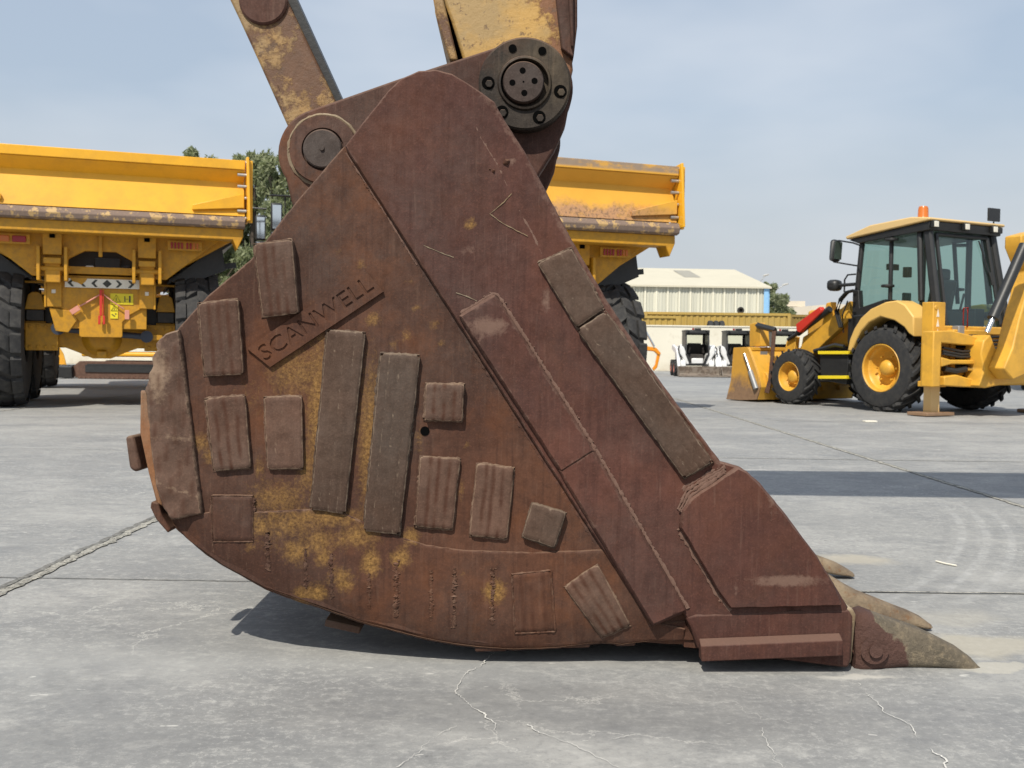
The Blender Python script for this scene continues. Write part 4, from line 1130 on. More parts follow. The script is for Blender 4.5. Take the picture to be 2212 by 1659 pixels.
# ------------------------------------------------------------------ articulated dump trucks
def dump_truck():
    t = thing('dump_truck', 'clean bright yellow articulated dump truck seen from behind, left of the bucket', 'dump truck', group=None)
    zt = 3.44; hw = 1.93
    # tailgate: recessed face with a top rail, step and end flanges
    b = MB()
    b.box((0, .05, 3.39), (2 * hw - .1, .14, .13))                      # top rail
    b.add([(-hw + .05, .0, 3.32), (hw - .05, .0, 3.32), (hw - .05, .16, 3.17), (-hw + .05, .16, 3.17)], [(0, 1, 2, 3)])
    b.add([(-hw + .05, .16, 3.17), (hw - .05, .16, 3.17), (hw - .05, .02, 2.69), (-hw + .05, .02, 2.69)], [(0, 1, 2, 3)])
    b.box((0, .26, 3.02), (2 * hw - .14, .12, .8))
    for s in (-1, 1):
        b.prism([(s * (hw - .06), -.01, 2.80), (s * (hw - .75), -.01, 2.74), (s * (hw - .75), -.01, 2.81), (s * (hw - .06), -.01, 3.00)], (0, .14, 0))
    tg = b.build('tailgate', m_yel, t, bevel=.008)
    for s in (-1, 1):
        f = MB(); f.prism([(s * (hw + .0), -.06, 3.50), (s * (hw + .02), -.10, 2.62), (s * (hw + .0), .22, 2.60), (s * hw, .3, 3.46)], (s * -.035, 0, 0))
        f.box((s * (hw + .03), .02, 3.03), (.05, .05, .86))
        e = f.build('end_flange', m_yel, tg, bevel=.006)
    bl = MB()
    for s in (-1, 1):
        for z in (3.43, 3.26, 3.10, 2.94, 2.76, 2.66):
            bl.cyl((s * (hw - .15), .02, z), (s * (hw - .03), .02, z), .022, 8)
    bl.each('bolt', m_bolt, tg)
    # lip below the tailgate
    l = MB(); l.prism([(-1.88, y, z) for y, z in [(-.05, 2.67), (-.09, 2.60), (-.07, 2.53), (.0, 2.51), (.3, 2.53), (.3, 2.67)]], (3.76, 0, 0))
    l.build('lip', m_lip, t, bevel=.01)
    # body hull
    h = MB()
    h.prism([(x, .02, z) for x, z in [(-1.86, 2.51), (1.86, 2.51), (1.86, 2.40), (1.78, 2.22), (1.72, 2.36), (-1.72, 2.36), (-1.78, 2.22), (-1.86, 2.40)]], (0, .3, 0))
    h.prism([(x, .45, z) for x, z in [(-1.62, 2.5), (1.62, 2.5), (1.55, 2.36), (.86, 1.80), (.50, 1.80), (.40, 2.05), (.2, 2.16), (-.2, 2.16), (-.40, 2.05), (-.50, 1.80), (-.86, 1.80), (-1.55, 2.36)]], (0, .12, 0))
    hull = [(-1.85, 3.35), (-1.85, 2.45), (-.85, 1.85), (.85, 1.85), (1.85, 2.45), (1.85, 3.35), (1.78, 3.35), (1.7, 2.5), (.8, 1.95), (-.8, 1.95), (-1.7, 2.5), (-1.78, 3.35)]
    h.prism([(x, .56, z) for x, z in hull], (0, 5.6, 0))
    h.box((0, 6.2, 2.7), (3.7, .1, 1.6))
    h.box((0, .42, 2.25), (.05, .06, .34))
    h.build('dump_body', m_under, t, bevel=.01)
    # hinges
    for s in (-1, 1):
        k = MB()
        k.box((s * .60, .40, 2.26), (.24, .12, .36)); k.box((s * .60, .36, 2.0), (.22, .10, .08))
        for q in (-.17, .17): k.box((s * .60 + q, .40, 1.96), (.045, .22, .46))
        k.build('hinge_bracket', m_under, t, bevel=.01)
        k = MB(); k.box((s * .60, .46, 1.88), (.20, .16, .34)); k.cyl((s * .60 - .22, .40, 1.90), (s * .60 + .22, .40, 1.90), .035, 12)
        k.build('frame_post', m_under, t, bevel=.012)
        k = MB(); k.box((s * .60, .335, 2.33), (.07, .02, .05)); k.build('lifting_slot_patch', m_hole_paint, t)  # black block paints the dark of a slot
    # frame end plate
    f = MB()
    f.prism([(x, .62, z) for x, z in [(-.70, 1.83), (.70, 1.83), (.70, 1.39), (.53, 1.39), (.38, 1.30), (.28, 1.20), (.28, 1.0), (.26, .98), (-.26, .98), (-.28, 1.0), (-.28, 1.20), (-.36, 1.28), (-.50, 1.37), (-.70, 1.39)]], (0, .05, 0))
    for s in (-1, 1):
        f.box((s * .60, .60, 1.61), (.2, .05, .44)); f.box((s * .705, .62, 1.61), (.03, .12, .46))
    f.prism([(-.66, .60, 1.38), (-.38, .60, 1.34), (-.30, .60, 1.22), (-.42, .62, 1.04), (-.58, .62, 1.06)], (0, .04, 0))
    f.box((0, .80, 1.45), (1.2, .3, .7))
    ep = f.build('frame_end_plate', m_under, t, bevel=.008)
    # chevron strip
    c = MB(); c.box((.02, .590, 1.725), (.96, .01, .125)); cs = c.build('reflective_strip', m_pale, ep)
    c = MB()
    def chev(x, s): 
        c.prism([(x - s * .03, .583, 1.775), (x + s * .005, .583, 1.775), (x + s * .055, .583, 1.725), (x + s * .005, .583, 1.675), (x - s * .03, .583, 1.675), (x + s * .012, .583, 1.725)], (0, .002, 0))
    for x in (-.37, -.22, -.07): chev(x, -1)
    c.prism([(.08, .583, 1.78), (.14, .583, 1.725), (.08, .583, 1.67), (.02, .583, 1.725)], (0, .002, 0))
    for x in (.22, .38): chev(x, 1)
    c.each('chevron_print', m_warn, cs)
    c = MB(); c.prism([(-.40, .582, 1.795), (-.17, .582, 1.795), (-.20, .582, 1.745), (-.25, .582, 1.70), (-.30, .582, 1.73), (-.36, .582, 1.745)], (0, .002, 0)); c.build('torn_patch', m_under, cs)
    # warning stickers
    for (x, z, w_, h_) in ((.27, 1.52, .30, .15), (.17, 1.34, .10, .19)):
        c = MB(); c.box((x, .612, z), (w_, .006, h_)); s_ = c.build('warning_sticker', m_sticker, ep)
        c = MB()
        xx = x - w_ * .24 if w_ > .2 else x; zz = z if w_ > .2 else z + .045
        r = .055 if w_ > .2 else .038
        tri = [(xx - r, .607, zz - r * .8), (xx + r, .607, zz - r * .8), (xx, .607, zz + r)]
        c.tube(tri, .005, 4, closed=True); c.box((xx, .607, zz - .005), (.008, .004, r * .7))
        if w_ > .2:
            c.box((x + .04, .607, z), (.012, .003, .08)); c.cyl((x + .105, .608, z + .035), (x + .105, .605, z + .035), .012, 10); c.box((x + .105, .607, z - .01), (.022, .003, .07))
            for q in (.055, .075): c.cyl((x + q, .608, z), (x + q, .605, z), .006, 8)
        else: c.box((x - .01, .607, z - .05), (.05, .003, .012), (0, 35, 0)); c.cyl((x + .02, .608, z - .03), (x + .02, .605, z - .03), .01, 8)
        c.build('pictogram', m_warn, s_)
    c = MB()
    for s in (-1, 1): c.box((s * .60, .570, 1.60), (.05, .008, .05))
    c.each('reflector', m_pale, ep)
    # red lock bar and straps
    c = MB(); c.box((.0, .56, 1.46), (.035, .03, .36)); c.box((.03, .56, 1.46), (.012, .02, .36)); c.box((-.02, .55, 1.22), (.03, .03, .12)); c.box((.04, .55, 1.22), (.03, .03, .12))
    c.build('lock_bar', m_red, t, bevel=.004)
    c = MB(); c.tube([(0, .57, 1.58), (-.18, .56, 1.46), (-.28, .56, 1.40)], .012, 6); c.box((-.33, .555, 1.35), (.13, .03, .07), (0, -35, 0))
    c.tube([(0.03, .57, 1.58), (.15, .56, 1.48), (.30, .56, 1.38)], .010, 6); c.box((.34, .555, 1.30), (.06, .03, .13)); c.sides('strap', m_pink, t, bevel=.004)
    # tail lights
    for s in (-1, 1):
        c = MB(); c.box((s * 1.10, .335, 2.27), (.46, .03, .13)); hb = c.build('tail_light', m_under, t, bevel=.004)
        if s < 0:
            for (x, m_) in ((-1.20, m_orl), (-1.0, m_redl)):
                c = MB(); c.box((x, .312, 2.27), (.17, .02, .085)); c.build('lens', m_, hb, bevel=.02)
        else:
            for k in range(4):
                c = MB(); c.box((.925 + k * .045, .315, 2.27), (.026, .02, .085)); c.build('lens', m_redl, hb)
            for k in range(4):
                c = MB(); c.box((1.13 + k * .045, .315, 2.27), (.026, .02, .085)); c.build('lens', m_orl if k > 1 else m_redl, hb)
    # dark gear in the arch
    c = MB(); c.box((.0, 1.1, 2.0), (1.05, .3, .62)); c.box((.08, .85, 1.98), (.34, .1, .22)); c.box((.30, .9, 1.92), (.14, .1, .16)); c.cyl((-.05, .9, 1.85), (-.05, .9, 2.02), .05, 10)
    c.build('valve_block', m_black, t, bevel=.01)
    c = MB(); c.box((-.15, .80, 1.93), (.11, .06, .10)); c.build('work_lamp', m_pale, t, bevel=.015)
    # rear suspension and axle
    c = MB()
    c.cyl((-1.05, 1.2, .98), (1.05, 1.2, .98), .15, 20)
    c.lathe([(.001, -.28), (.16, -.27), (.27, -.16), (.30, 0), (.27, .16), (.16, .27), (.001, .28)], (0, 1.2, .98), (0, -1, 0), 24)
    c.prism([(x, 1.05, z) for x, z in [(-1.0, 1.10), (-.2, 1.16), (.2, 1.16), (1.0, 1.10), (1.0, .86), (.5, .84), (.3, .76), (.12, .68), (-.12, .68), (-.3, .76), (-.5, .84), (-1.0, .86)]], (0, .3, 0))
    c.box((0, .93, .74), (.14, .1, .1))
    axl = c.build('axle', m_under, t, bevel=.02)
    c = MB()
    for s in (-1, 1):
        c.box((s * .78, 1.0, .98), (.42, .06, .38))
        for x in (-.15, -.05, .05, .15):
            for z in (.84, 1.12): c.cyl((s * .78 + x, .95, z), (s * .78 + x, .98, z), .026, 6)
    c.sides('bolted_flange', m_under, axl, bevel=.006)
    c = MB()
    for s in (-1, 1):
        c.prism([(s * .86 + x, .9, z) for x, z in [(-.13, 1.36), (.13, 1.36), (.09, 1.56), (.04, 1.60), (-.04, 1.60), (-.09, 1.56)]], (0, .2, 0))
        c.box((s * .95, .95, 1.74), (.5, .1, .03)); c.box((s * 1.02, .95, 1.4), (.05, .1, .66)); c.box((s * .86, 1.1, 1.16), (.26, .2, .08))
    c.sides('suspension_bracket', m_under, t, bevel=.01)
    c = MB()
    for s in (-1, 1): c.box((s * .86, 1.0, 1.28), (.23, .18, .15)); c.box((s * .65, 1.15, 1.35), (.6, .2, .45))
    c.sides('rubber_mount', m_dark, t, bevel=.01)
    c = MB(); c.cyl((-.54, .86, 1.10), (-.2, .86, 1.07), .05, 14); c.lathe([(.09, -.05), (.09, .05)], (-.56, .84, 1.10), (0, 1, 0), 20)
    c.cyl((.2, .86, 1.03), (.58, .86, 1.00), .045, 14); c.lathe([(.085, -.05), (.085, .05)], (.60, .84, 1.0), (0, 1, 0), 20)
    c.build('tie_rod', plain('blue_grey_rod', (.035, .045, .07), .5), t)
    c = MB(); c.box((.74, .84, .99), (.16, .05, .08)); c.build('rod_bracket', m_under, t, bevel=.01)
    # chassis rails and black guards
    c = MB()
    for s in (-1, 1): c.box((s * .45, 4.0, 1.45), (.18, 6.4, .34))
    c.box((0, 7.2, 1.2), (1.0, 3.0, .5)); c.box((0, 2.9, 1.0), (1.5, .3, .3))
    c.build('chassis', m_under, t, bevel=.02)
    c = MB()
    for s in (-1, 1):
        c.prism([(s * .92, .75, 1.80), (s * 1.62, .75, 2.38), (s * 1.68, .75, 1.98), (s * 1.10, .75, 1.74)], (0, .06, 0))
        c.prism([(s * .90, .8, 1.82), (s * 1.82, .8, 2.46), (s * 1.82, .8, 2.40), (s * .90, .8, 1.76)], (0, 3.2, 0))
        c.box((s * 1.45, .95, 2.02), (.8, .05, .08), (0, s * -8, 0))
    c.sides('mudguard', m_black, t)
    # cab and bonnet ahead of the body
    c = MB(); c.box((0, 7.6, 2.55), (1.7, 1.7, 1.5)); c.box((0, 9.4, 1.95), (1.9, 2.2, 1.0)); c.box((0, 7.7, 1.7), (2.6, 1.9, .35)); c.build('cab', m_yel, t, bevel=.06)
    for s in (-1, 1):
        c = MB(); c.tube([(s * .85, 6.8, 3.45), (s * 2.4, 6.3, 3.62), (s * 2.9, 6.2, 3.6)], .018, 8); c.tube([(s * 2.62, 6.3, 3.61), (s * 2.60, 6.3, 2.85), (s * 2.75, 6.25, 2.82)], .014, 8)
        ma = c.build('mirror_arm', m_black, t)
        c = MB(); c.box((s * 2.78, 6.2, 3.22), (.20, .08, .50)); c.box((s * 2.78, 6.2, 2.86), (.20, .08, .20)); c.build('mirror_housing', m_black, ma, bevel=.03)
        c = MB(); c.box((s * 2.78, 6.155, 3.22), (.15, .006, .42)); c.box((s * 2.78, 6.155, 2.86), (.15, .006, .15)); c.build('mirror_glass', m_mirror, ma)
    for y in (1.2, 2.95):
        for s in (-1, 1): wheel(t, (s * 1.28, y, .985), .985, .60, .34, s, m_tyre, m_under, nl=18, style='block', dep=.055, deep=.6)
    for s in (-1, 1): wheel(t, (s * 1.42, 8.0, .985), .985, .74, .34, s, m_tyre, m_yel, nl=18, style='block', dep=.055, deep=.6)
    return t
t1 = dump_truck()
t1.location = (-5.51, 13.85, 0); t1.rotation_euler.z = R_(20)
t2 = dup(t1)
t2.location = (0.49, 13.74, -0.03)
t2['label'] = 'rust scuffed yellow dump truck behind the bucket, tailgate end showing right of it'
nr_ = NT('rusted_tailgate_paint', .6)
sz_ = nd(nr_.t, 'ShaderNodeSeparateXYZ', {0: nr_.tc}); zt_, xt_ = sz_.outputs[2], sz_.outputs[0]
cr_ = nr_.mix(nr_.noise(3, 6), (0.62, 0.31, 0.03), (0.76, 0.40, 0.045))
lowf = nr_.math('ADD', nr_.ramp(zt_, 3.06, 2.80), nr_.math('MULTIPLY', nr_.math('SUBTRACT', nr_.noise(5, 9, .72), .5), 1.6))
lowf = nr_.math('MULTIPLY', nr_.ramp(lowf, .45, .95), nr_.ramp(xt_, 1.75, 1.1, .35, .9))
cr_ = nr_.mix(lowf, cr_, nr_.mix(nr_.ramp(nr_.noise(22, 7, .75), .50, .56), (0.40, 0.22, 0.12), (0.17, 0.105, 0.075)))
topf = nr_.math('MULTIPLY', nr_.ramp(zt_, 3.34, 3.37), nr_.ramp(nr_.noise(6, 9, .7, sc=(.4, 1, 1)), .38, .50, .2, .9))
cr_ = nr_.mix(topf, cr_, nr_.mix(nr_.noise(9, 8, .7), (0.30, 0.26, 0.22), (0.20, 0.14, 0.11)))
nr_.color(cr_); nr_.bump(nr_.noise(20, 7), .15, .01)
for o in COL.objects:
    if o.parent == t2 and o.name.startswith('tailgate'):
        o.data = o.data.copy(); o.data.materials[0] = nr_.m
        if o.name.startswith('tailgate'):
            o['label'] = 'rust stained tailgate with bare patches'

# ------------------------------------------------------------------ backhoe loader
BO = Vector((6.60, 16.28, 0)); BYAW = 27.5
bh = thing('backhoe_loader', 'yellow backhoe loader with black glazed cab and orange beacon at the right', 'backhoe loader', BO, BYAW)
MI = (Matrix.Translation(BO) @ Matrix.Rotation(R_(BYAW), 4, 'Z')).inverted()
CL = MI @ CAMP
def ray_l(cx, cy):
    u = 1371.5 + .37998 * cx; v = 384 + .37998 * cy
    d = ROT @ Vector(((u - 1106) / FPX, -(v - 829.5) / FPX, -1))
    return MI.to_3x3() @ d
def S(cx, cy, x=-.85):
    d = ray_l(cx, cy); return CL + d * ((x - CL.x) / d.x)
def Q(cx, cy, y=-.95):
    d = ray_l(cx, cy); return CL + d * ((y - CL.y) / d.y)
def bar(mb, a, b, w):
    mb.cyl(a, b, w, 8)
def sprism(mb, pts, x0, x1):
    q = [S(cx, cy, x0) for cx, cy in pts]; mb.prism([(x0, p.y, p.z) for p in q], (x1 - x0, 0, 0)); return mb
def qprism(mb, pts, y0, y1):
    q = [Q(cx, cy, y0) for cx, cy in pts]; mb.prism([(p.x, y0, p.z) for p in q], (0, y1 - y0, 0)); return mb
def backhoe():
    t = bh
    RL = S(1385, 1090, -1.15); FL = S(875, 1135, -1.05)
    rr = .665
    for s in (-1, 1):
        wheel(t, (s * .93, 0, rr), rr, .44, .36, s, m_tyre2, m_cyel, nl=20, style='chev', dep=.05, deep=.75, hub=.2)
        wheel(t, (s * .90, FL.y, .475), .475, .34, .245, s, m_tyre2, m_cyel, nl=18, style='chev', dep=.035, deep=.7, hub=.26)
    fy = FL.y
    # cab corner points on the left side, mirrored to the right
    zb = S(1240, 790, -.8); zt = S(1290, 345, -.72); rt = S(1655, 275, -.72); rb = S(1715, 890, -.8)
    W = .76; WT = .70
    Ft, Fb, Rt_, Rb = (zt.y, zt.z), (zb.y, zb.z), (rt.y, rt.z), (rb.y, rb.z)
    # keep the cab a sensible box
    fr_ = MB()
    def V3(s, k, yz): return (s * (W if k else WT), yz[0], yz[1])
    for s in (-1, 1):
        bar(fr_, V3(s, 1, Fb), V3(s, 0, Ft), .045); bar(fr_, V3(s, 1, Rb), V3(s, 0, Rt_), .06)
        bar(fr_, V3(s, 0, Ft), V3(s, 0, Rt_), .05); bar(fr_, V3(s, 1, (Fb[0], Fb[1])), V3(s, 1, (Rb[0] + .1, Fb[1] + .05)), .05)
        bm1 = S(1440, 700, -.8); bm0 = S(1455, 330, -.72)
        bar(fr_, (s * W, bm1.y, bm1.z), (s * WT, bm0.y, bm0.z), .035)
        bm1 = S(1618, 700, -.8); bm0 = S(1615, 280, -.72)
        bar(fr_, (s * W, bm1.y, bm1.z), (s * WT, bm0.y, bm0.z), .05)
        for cy, cx in ((352, 1462), (615, 1440)):
            h_ = S(cx, cy, -.78); fr_.lathe([(.001, -.03), (.10, -.02), (.10, .02), (.001, .03)], (s * (h_.x * -1 if s > 0 else -h_.x) * -1 if False else s * .79, h_.y, h_.z), (0, 0, 1), 14)
    for yz, k in ((Ft, 0), (Rt_, 0), (Fb, 1), (Rb, 1)):
        bar(fr_, V3(-1, k, yz), V3(1, k, yz), .05)
    lowz = 0.95
    fr_.box((0, (Fb[0] + Rb[0]) / 2, (lowz + Rb[1]) / 2), (W * 1.9, abs(Fb[0] - Rb[0]), abs(Rb[1] - lowz)))
    sprism(fr_, [(1238, 640), (1270, 640), (1275, 740), (1420, 690), (1420, 720), (1290, 800), (1250, 860), (1235, 860)], -.80, -.70)
    sprism(fr_, [(1236, 760), (1262, 760), (1240, 1010), (1205, 1010)], -.80, -.6)
    fr_.build('cab_frame', m_black, t, bevel=.008)
    # glazing
    def pane(a, b, c, d, name='window_pane'):
        g = MB(); g.add([a, b, c, d], [(0, 1, 2, 3)]); return g
    for s in (-1, 1):
        bmy1 = S(1440, 700, -.8).y; bmy0 = S(1455, 330, -.72).y; dy1 = S(1618, 700, -.8).y; dy0 = S(1615, 280, -.72).y
        lo, hi = Fb[1], Ft[1]
        pane((s * W, Fb[0], lo), (s * W, bmy1, lo), (s * WT, bmy0, hi + .02), (s * WT, Ft[0], hi)).build('window_pane', m_glass, t, smooth=False)
        pane((s * W, bmy1, lo), (s * W, dy1, lo), (s * WT, dy0, hi + .1), (s * WT, bmy0, hi + .02)).build('window_pane', m_glass, t, smooth=False)
        pane((s * W, dy1, Rb[1]), (s * W, Rb[0], Rb[1]), (s * WT, Rt_[0], Rt_[1]), (s * WT, dy0, Rt_[1])).build('window_pane', m_glass, t, smooth=False)
    pane((-W, Rb[0] - .01, Rb[1]), (W, Rb[0] - .01, Rb[1]), (WT, Rt_[0] - .01, Rt_[1]), (-WT, Rt_[0] - .01, Rt_[1])).build('rear_window', m_glass, t, smooth=False)
    pane((-W, Fb[0] + .01, Fb[1]), (W, Fb[0] + .01, Fb[1]), (WT, Ft[0] + .01, Ft[1]), (-WT, Ft[0] + .01, Ft[1])).build('windscreen', m_glass, t, smooth=False)
    # rear window frame
    f = MB(); y = Rb[0] - .03; sl = (Rt_[0] - Rb[0])
    def RP(x, k): return (x * (W * (1 - k) + WT * k), y + sl * k, Rb[1] + (Rt_[1] - Rb[1]) * k)
    for x in (-.80, .80): bar(f, RP(x, .02), RP(x, .93), .032)
    for x in (-1.0, 1.0): bar(f, RP(x, .0), RP(x, 1), .055)
    bar(f, RP(-.8, .05), RP(.8, .05), .03); bar(f, RP(-.8, .93), RP(.8, .93), .03)
    bar(f, RP(.52, .9), RP(.72, .55), .012); bar(f, RP(.72, .6), RP(.74, .48), .02)
    f.build('rear_window_frame', m_black, t)
    # roof
    r = MB(); zf = S(1268, 335, -.85).z; zr = Rt_[1] + .10
    y0, y1 = Ft[0] + .22, Rt_[0] - .16
    prof = [(y0, zf - .02), (y0 + .02, zf + .03), (y0 * .7 + y1 * .3, (zf * .6 + zr * .4) + .10), (y1 + .35, zr + .05), (y1, zr + .01), (y1, zr - .03)]
    r.prism([(-.84, a, b) for a, b in prof], (1.68, 0, 0)); r.build('cab_roof', m_cream, t, bevel=.03, seg=3)
    r = MB(); r.prism([(-.80, a, b) for a, b in [(y0 - .02, zf - .03), (y1 + .02, zr - .04), (y1 + .05, zr - .17), (Ft[0], zf - .10)]], (1.60, 0, 0))
    vis = r.build('roof_fascia', m_black, t, bevel=.01)
    for x in (-.72, -.05, .58):
        r = MB(); r.box((x, y1 + .0, zr - .085), (.12, .06, .11)); wl_ = r.build('work_lamp', m_black, t, bevel=.01)
        r = MB(); r.box((x, y1 - .033, zr - .085), (.09, .01, .085)); r.build('lamp_glass', m_pale, wl_, bevel=.01)
    r = MB(); c_ = S(1632, 245, -.45); r.lathe([(.001, .20), (.062, .19), (.075, .16), (.080, .03), (.095, .0)], (-.42, Rt_[0] + .32, zr + .06), (0, 0, 1), 20); r.build('beacon', m_orl, t)
    r = MB(); pq = Q(2047, 210, y1); r.box((pq.x, y1 + .02, pq.z), (.26, .03, .20)); r.cyl((pq.x, y1 + .02, pq.z - .2), (pq.x, y1 + .02, pq.z), .012, 8); r.build('number_board', m_black, t, bevel=.004)
    r = MB(); pq = Q(2080, 300, y1); r.box((pq.x, y1 + .05, pq.z), (.10, .10, .09)); r.build('work_lamp', m_black, t, bevel=.01)
    # interior
    r = MB(); zl = Rt_[1]
    for s in (-1, 1):
        r.box((s * .55, .1, 1.35), (.22, 1.0, .5)); r.box((s * .60, .9, 1.25), (.12, .5, .4))
    r.box((0, .45, zl - .02), (1.3, 1.2, .05)); r.box((.45, .95, 1.75), (.16, .06, .30)); r.cyl((.45, .95, 1.2), (.45, .95, 1.7), .03, 8)
    r.tube([(-.12, -.35, 1.45), (-.12, -.45, 1.85)], .02, 6); r.tube([(.12, -.35, 1.45), (.12, -.45, 1.82)], .02, 6)
    r.box((.0, .85, 2.30), (.25, .05, .10)); r.box((-.5, .1, 2.15), (.10, .10, .16)); r.cyl((.64, -.1, 1.2), (.64, -.1, zl), .05, 8)
    r.build('cab_interior', m_black, t, bevel=.015)
    r = MB(); r.box((0, .1, 1.35), (.5, .5, .16)); r.box((0, .1, 1.2), (.3, .3, .3)); r.box((0, -.12, 1.72), (.46, .14, .66), (12, 0, 0)); r.box((0, -.16, 2.12), (.24, .1, .18)); r.build('operator_seat', m_black, t, bevel=.04)
    r = MB(); r.cyl((0, .95, 1.1), (0, .72, 1.68), .06, 10); r.lathe([(.20, -.012), (.215, 0), (.20, .012), (.185, 0), (.20, -.012)], (0, .70, 1.70), (0, -.35, 1), 24); r.box((0, 1.0, 1.45), (.5, .12, .4)); r.tube([(-.25, -.35, 1.2), (-.25, -.4, 1.7)], .03, 8); r.tube([(.25, -.35, 1.2), (.25, -.4, 1.65)], .03, 8); r.box((.05, -.35, 1.3), (.7, .15, .5)); r.build('steering_wheel', m_black, t, bevel=.005)
    # left fender
    for s in (-1, 1):
        f = MB()
        outer = [(1212, 985), (1225, 920), (1252, 855), (1290, 795), (1345, 745), (1430, 706), (1492, 697), (1540, 722), (1590, 790), (1590, 905)]
        inner = [(1560, 885), (1535, 850), (1480, 812), (1400, 790), (1335, 822), (1290, 870), (1258, 930), (1238, 985)]
        q = [S(a, b, -1.10) for a, b in outer + inner]
        f.prism([(s * 1.12, p.y, p.z) for p in q], (-s * .36, 0, 0)); f.build('rear_fender', m_cyel if s > 0 else m_cream2, t, bevel=.02)
    # chassis, bonnet, front axle
    c = MB(); c.box((0, 1.0, .75), (.7, 2.6, .5)); c.box((0, 0, .66), (1.5, .3, .3)); c.box((0, fy, .48), (1.5, .2, .2)); c.box((0, fy + .3, .75), (.6, .5, .5)); c.build('chassis', m_dark, t, bevel=.02)
    c = MB(); c.box((0, 1.7, 1.32), (.80, 1.35, .62)); c.build('bonnet', m_cyel, t, bevel=.06)
    # loader arms
    for s in (-1, 1):
        a = MB()
        pl = [(940, 1010), (960, 905), (1068, 838), (1092, 712), (1122, 705), (1122, 792), (1225, 700), (1228, 800), (1090, 930), (1010, 1010)]
        q = [S(u, v, -.62) for u, v in pl]; a.prism([(s * .64, p.y, p.z) for p in q], (-s * .12, 0, 0))
        q = [S(u, v, -.62) for u, v in [(870, 930), (895, 900), (925, 905), (905, 1100), (860, 1180), (830, 1180)]]; a.prism([(s * .66, p.y, p.z) for p in q], (-s * .1, 0, 0))
        a.build('loader_arm', m_cyel, t, bevel=.012)
        c = MB(); p0 = S(925, 885, -.7); p1 = S(1110, 745, -.7); c.cyl((s * .7, p0.y, p0.z), (s * .7, p1.y, p1.z), .055, 12); p2 = S(870, 920, -.7); c.cyl((s * .7, p2.y, p2.z), (s * .7, p0.y, p0.z), .03, 10)
        cy = c.build('lift_cylinder', m_black, t)
        if s < 0:
            c = MB(); q = [S(u, v, -.79) for u, v in [(915, 832), (1048, 733), (1060, 752), (1058, 765), (935, 880), (918, 870)]]; c.prism([(-.79, p.y, p.z) for p in q], (.10, 0, 0)); c.build('safety_strut', m_red, t, bevel=.008)
            c = MB()
            for dx in (0, .05):
                q = [S(u, v, -.8) for u, v in [(1240, 640), (1200, 650), (1165, 690), (1140, 760), (1165, 850)]]; c.tube([(-.8 + dx, p.y, p.z) for p in q], .022, 8)
            q = [S(u, v, -.85) for u, v in [(1185, 880), (1180, 780), (1210, 700)]]; c.tube([(p.x, p.y, p.z) for p in q], .012, 6)
            q = [S(u, v, -.85) for u, v in [(1020, 985), (1090, 965), (1140, 950), (1190, 960)]]; c.tube([(p.x, p.y, p.z) for p in q], .035, 6)
            c.build('hose', m_black, t)
    # step box
    c = MB(); sprism(c, [(1052, 1008), (1212, 1008), (1212, 1050), (1200, 1175), (1060, 1150), (1052, 1050)], -1.0, -.5); c.build('battery_box', m_black, t, bevel=.01)
    c = MB()
    for pl in ([(1040, 985), (1210, 985), (1210, 1003), (1040, 1003)], [(1040, 1125), (1202, 1125), (1202, 1143), (1040, 1143)]): sprism(c, pl, -1.05, -.9)
    c.each('step_edge', m_safety, t, bevel=.004)
    # loader bucket across the front
    prof = [(560, 966), (640, 962), (652, 985), (700, 1120), (712, 1190), (690, 1262), (600, 1268), (518, 1262), (522, 1245), (545, 1150)]
    q = [S(u, v, -1.15) for u, v in prof]
    yz = [(p.y, p.z) for p in q]; yz = [(y, max(z, .015)) for y, z in yz]
    ymin = min(y for y, z in yz)
    c = MB()
    for s in (-1, 1): c.prism([(s * 1.15, y, z) for y, z in yz], (-s * .03, 0, 0))
    side = c.sides('bucket_side', m_cyel_dirty, t, bevel=.006)
    c = MB(); back = [yz[1], yz[2], yz[3], yz[4], yz[5], yz[6], yz[7]]
    cyy = sum(y for y, z in yz) / len(yz); czz = sum(z for y, z in yz) / len(yz)
    inn = [(y + (cyy - y) * .10, z + (czz - z) * .08) for y, z in back]
    vs = []; fs = []
    for (a, b_) in zip(back, inn): vs += [(-1.12, a[0], a[1]), (1.12, a[0], a[1]), (1.12, b_[0], b_[1]), (-1.12, b_[0], b_[1])]
    for i in range(len(back) - 1):
        for j in range(4): fs.append((i * 4 + j, i * 4 + (j + 1) % 4, i * 4 + 4 + (j + 1) % 4, i * 4 + 4 + j))
    c.add(vs, fs)
    yb = min(y for y, z in yz) 
    c.box((0, yz[1][0] - .02, yz[1][1] - .03), (2.2, .10, .06)); c.cyl((-1.0, yb + .12, .38), (1.0, yb + .12, .38), .16, 20)
    for x in (-.8, -.5, -.1, .3, .7): c.box((x, yb + .08, .45), (.03, .22, .5))
    c.build('loader_bucket', m_cyel, t, bevel=.006)
    c = MB(); p0 = S(622, 1000, -1.17); p1 = S(690, 1200, -1.17); pm = p0.lerp(p1, .5); c.cyl(p0, pm, .03, 10); c.build('cylinder_rod', m_chrome, t)
    c = MB(); c.cyl(pm, p1, .048, 10); c.build('hydraulic_cylinder', m_grey, t)
    c = MB(); sprism(c, [(652, 830), (690, 822), (712, 870), (718, 958), (650, 962)], -.95, -.75); c.build('fork_carrier', m_cyel, t, bevel=.012)
    c = MB(); q = [S(u, v, -.97) for u, v in [(695, 838), (745, 852), (798, 866)]]; c.tube([tuple(p) for p in q], .055, 4); fk = c.build('folding_fork', m_black, t, bevel=.006)
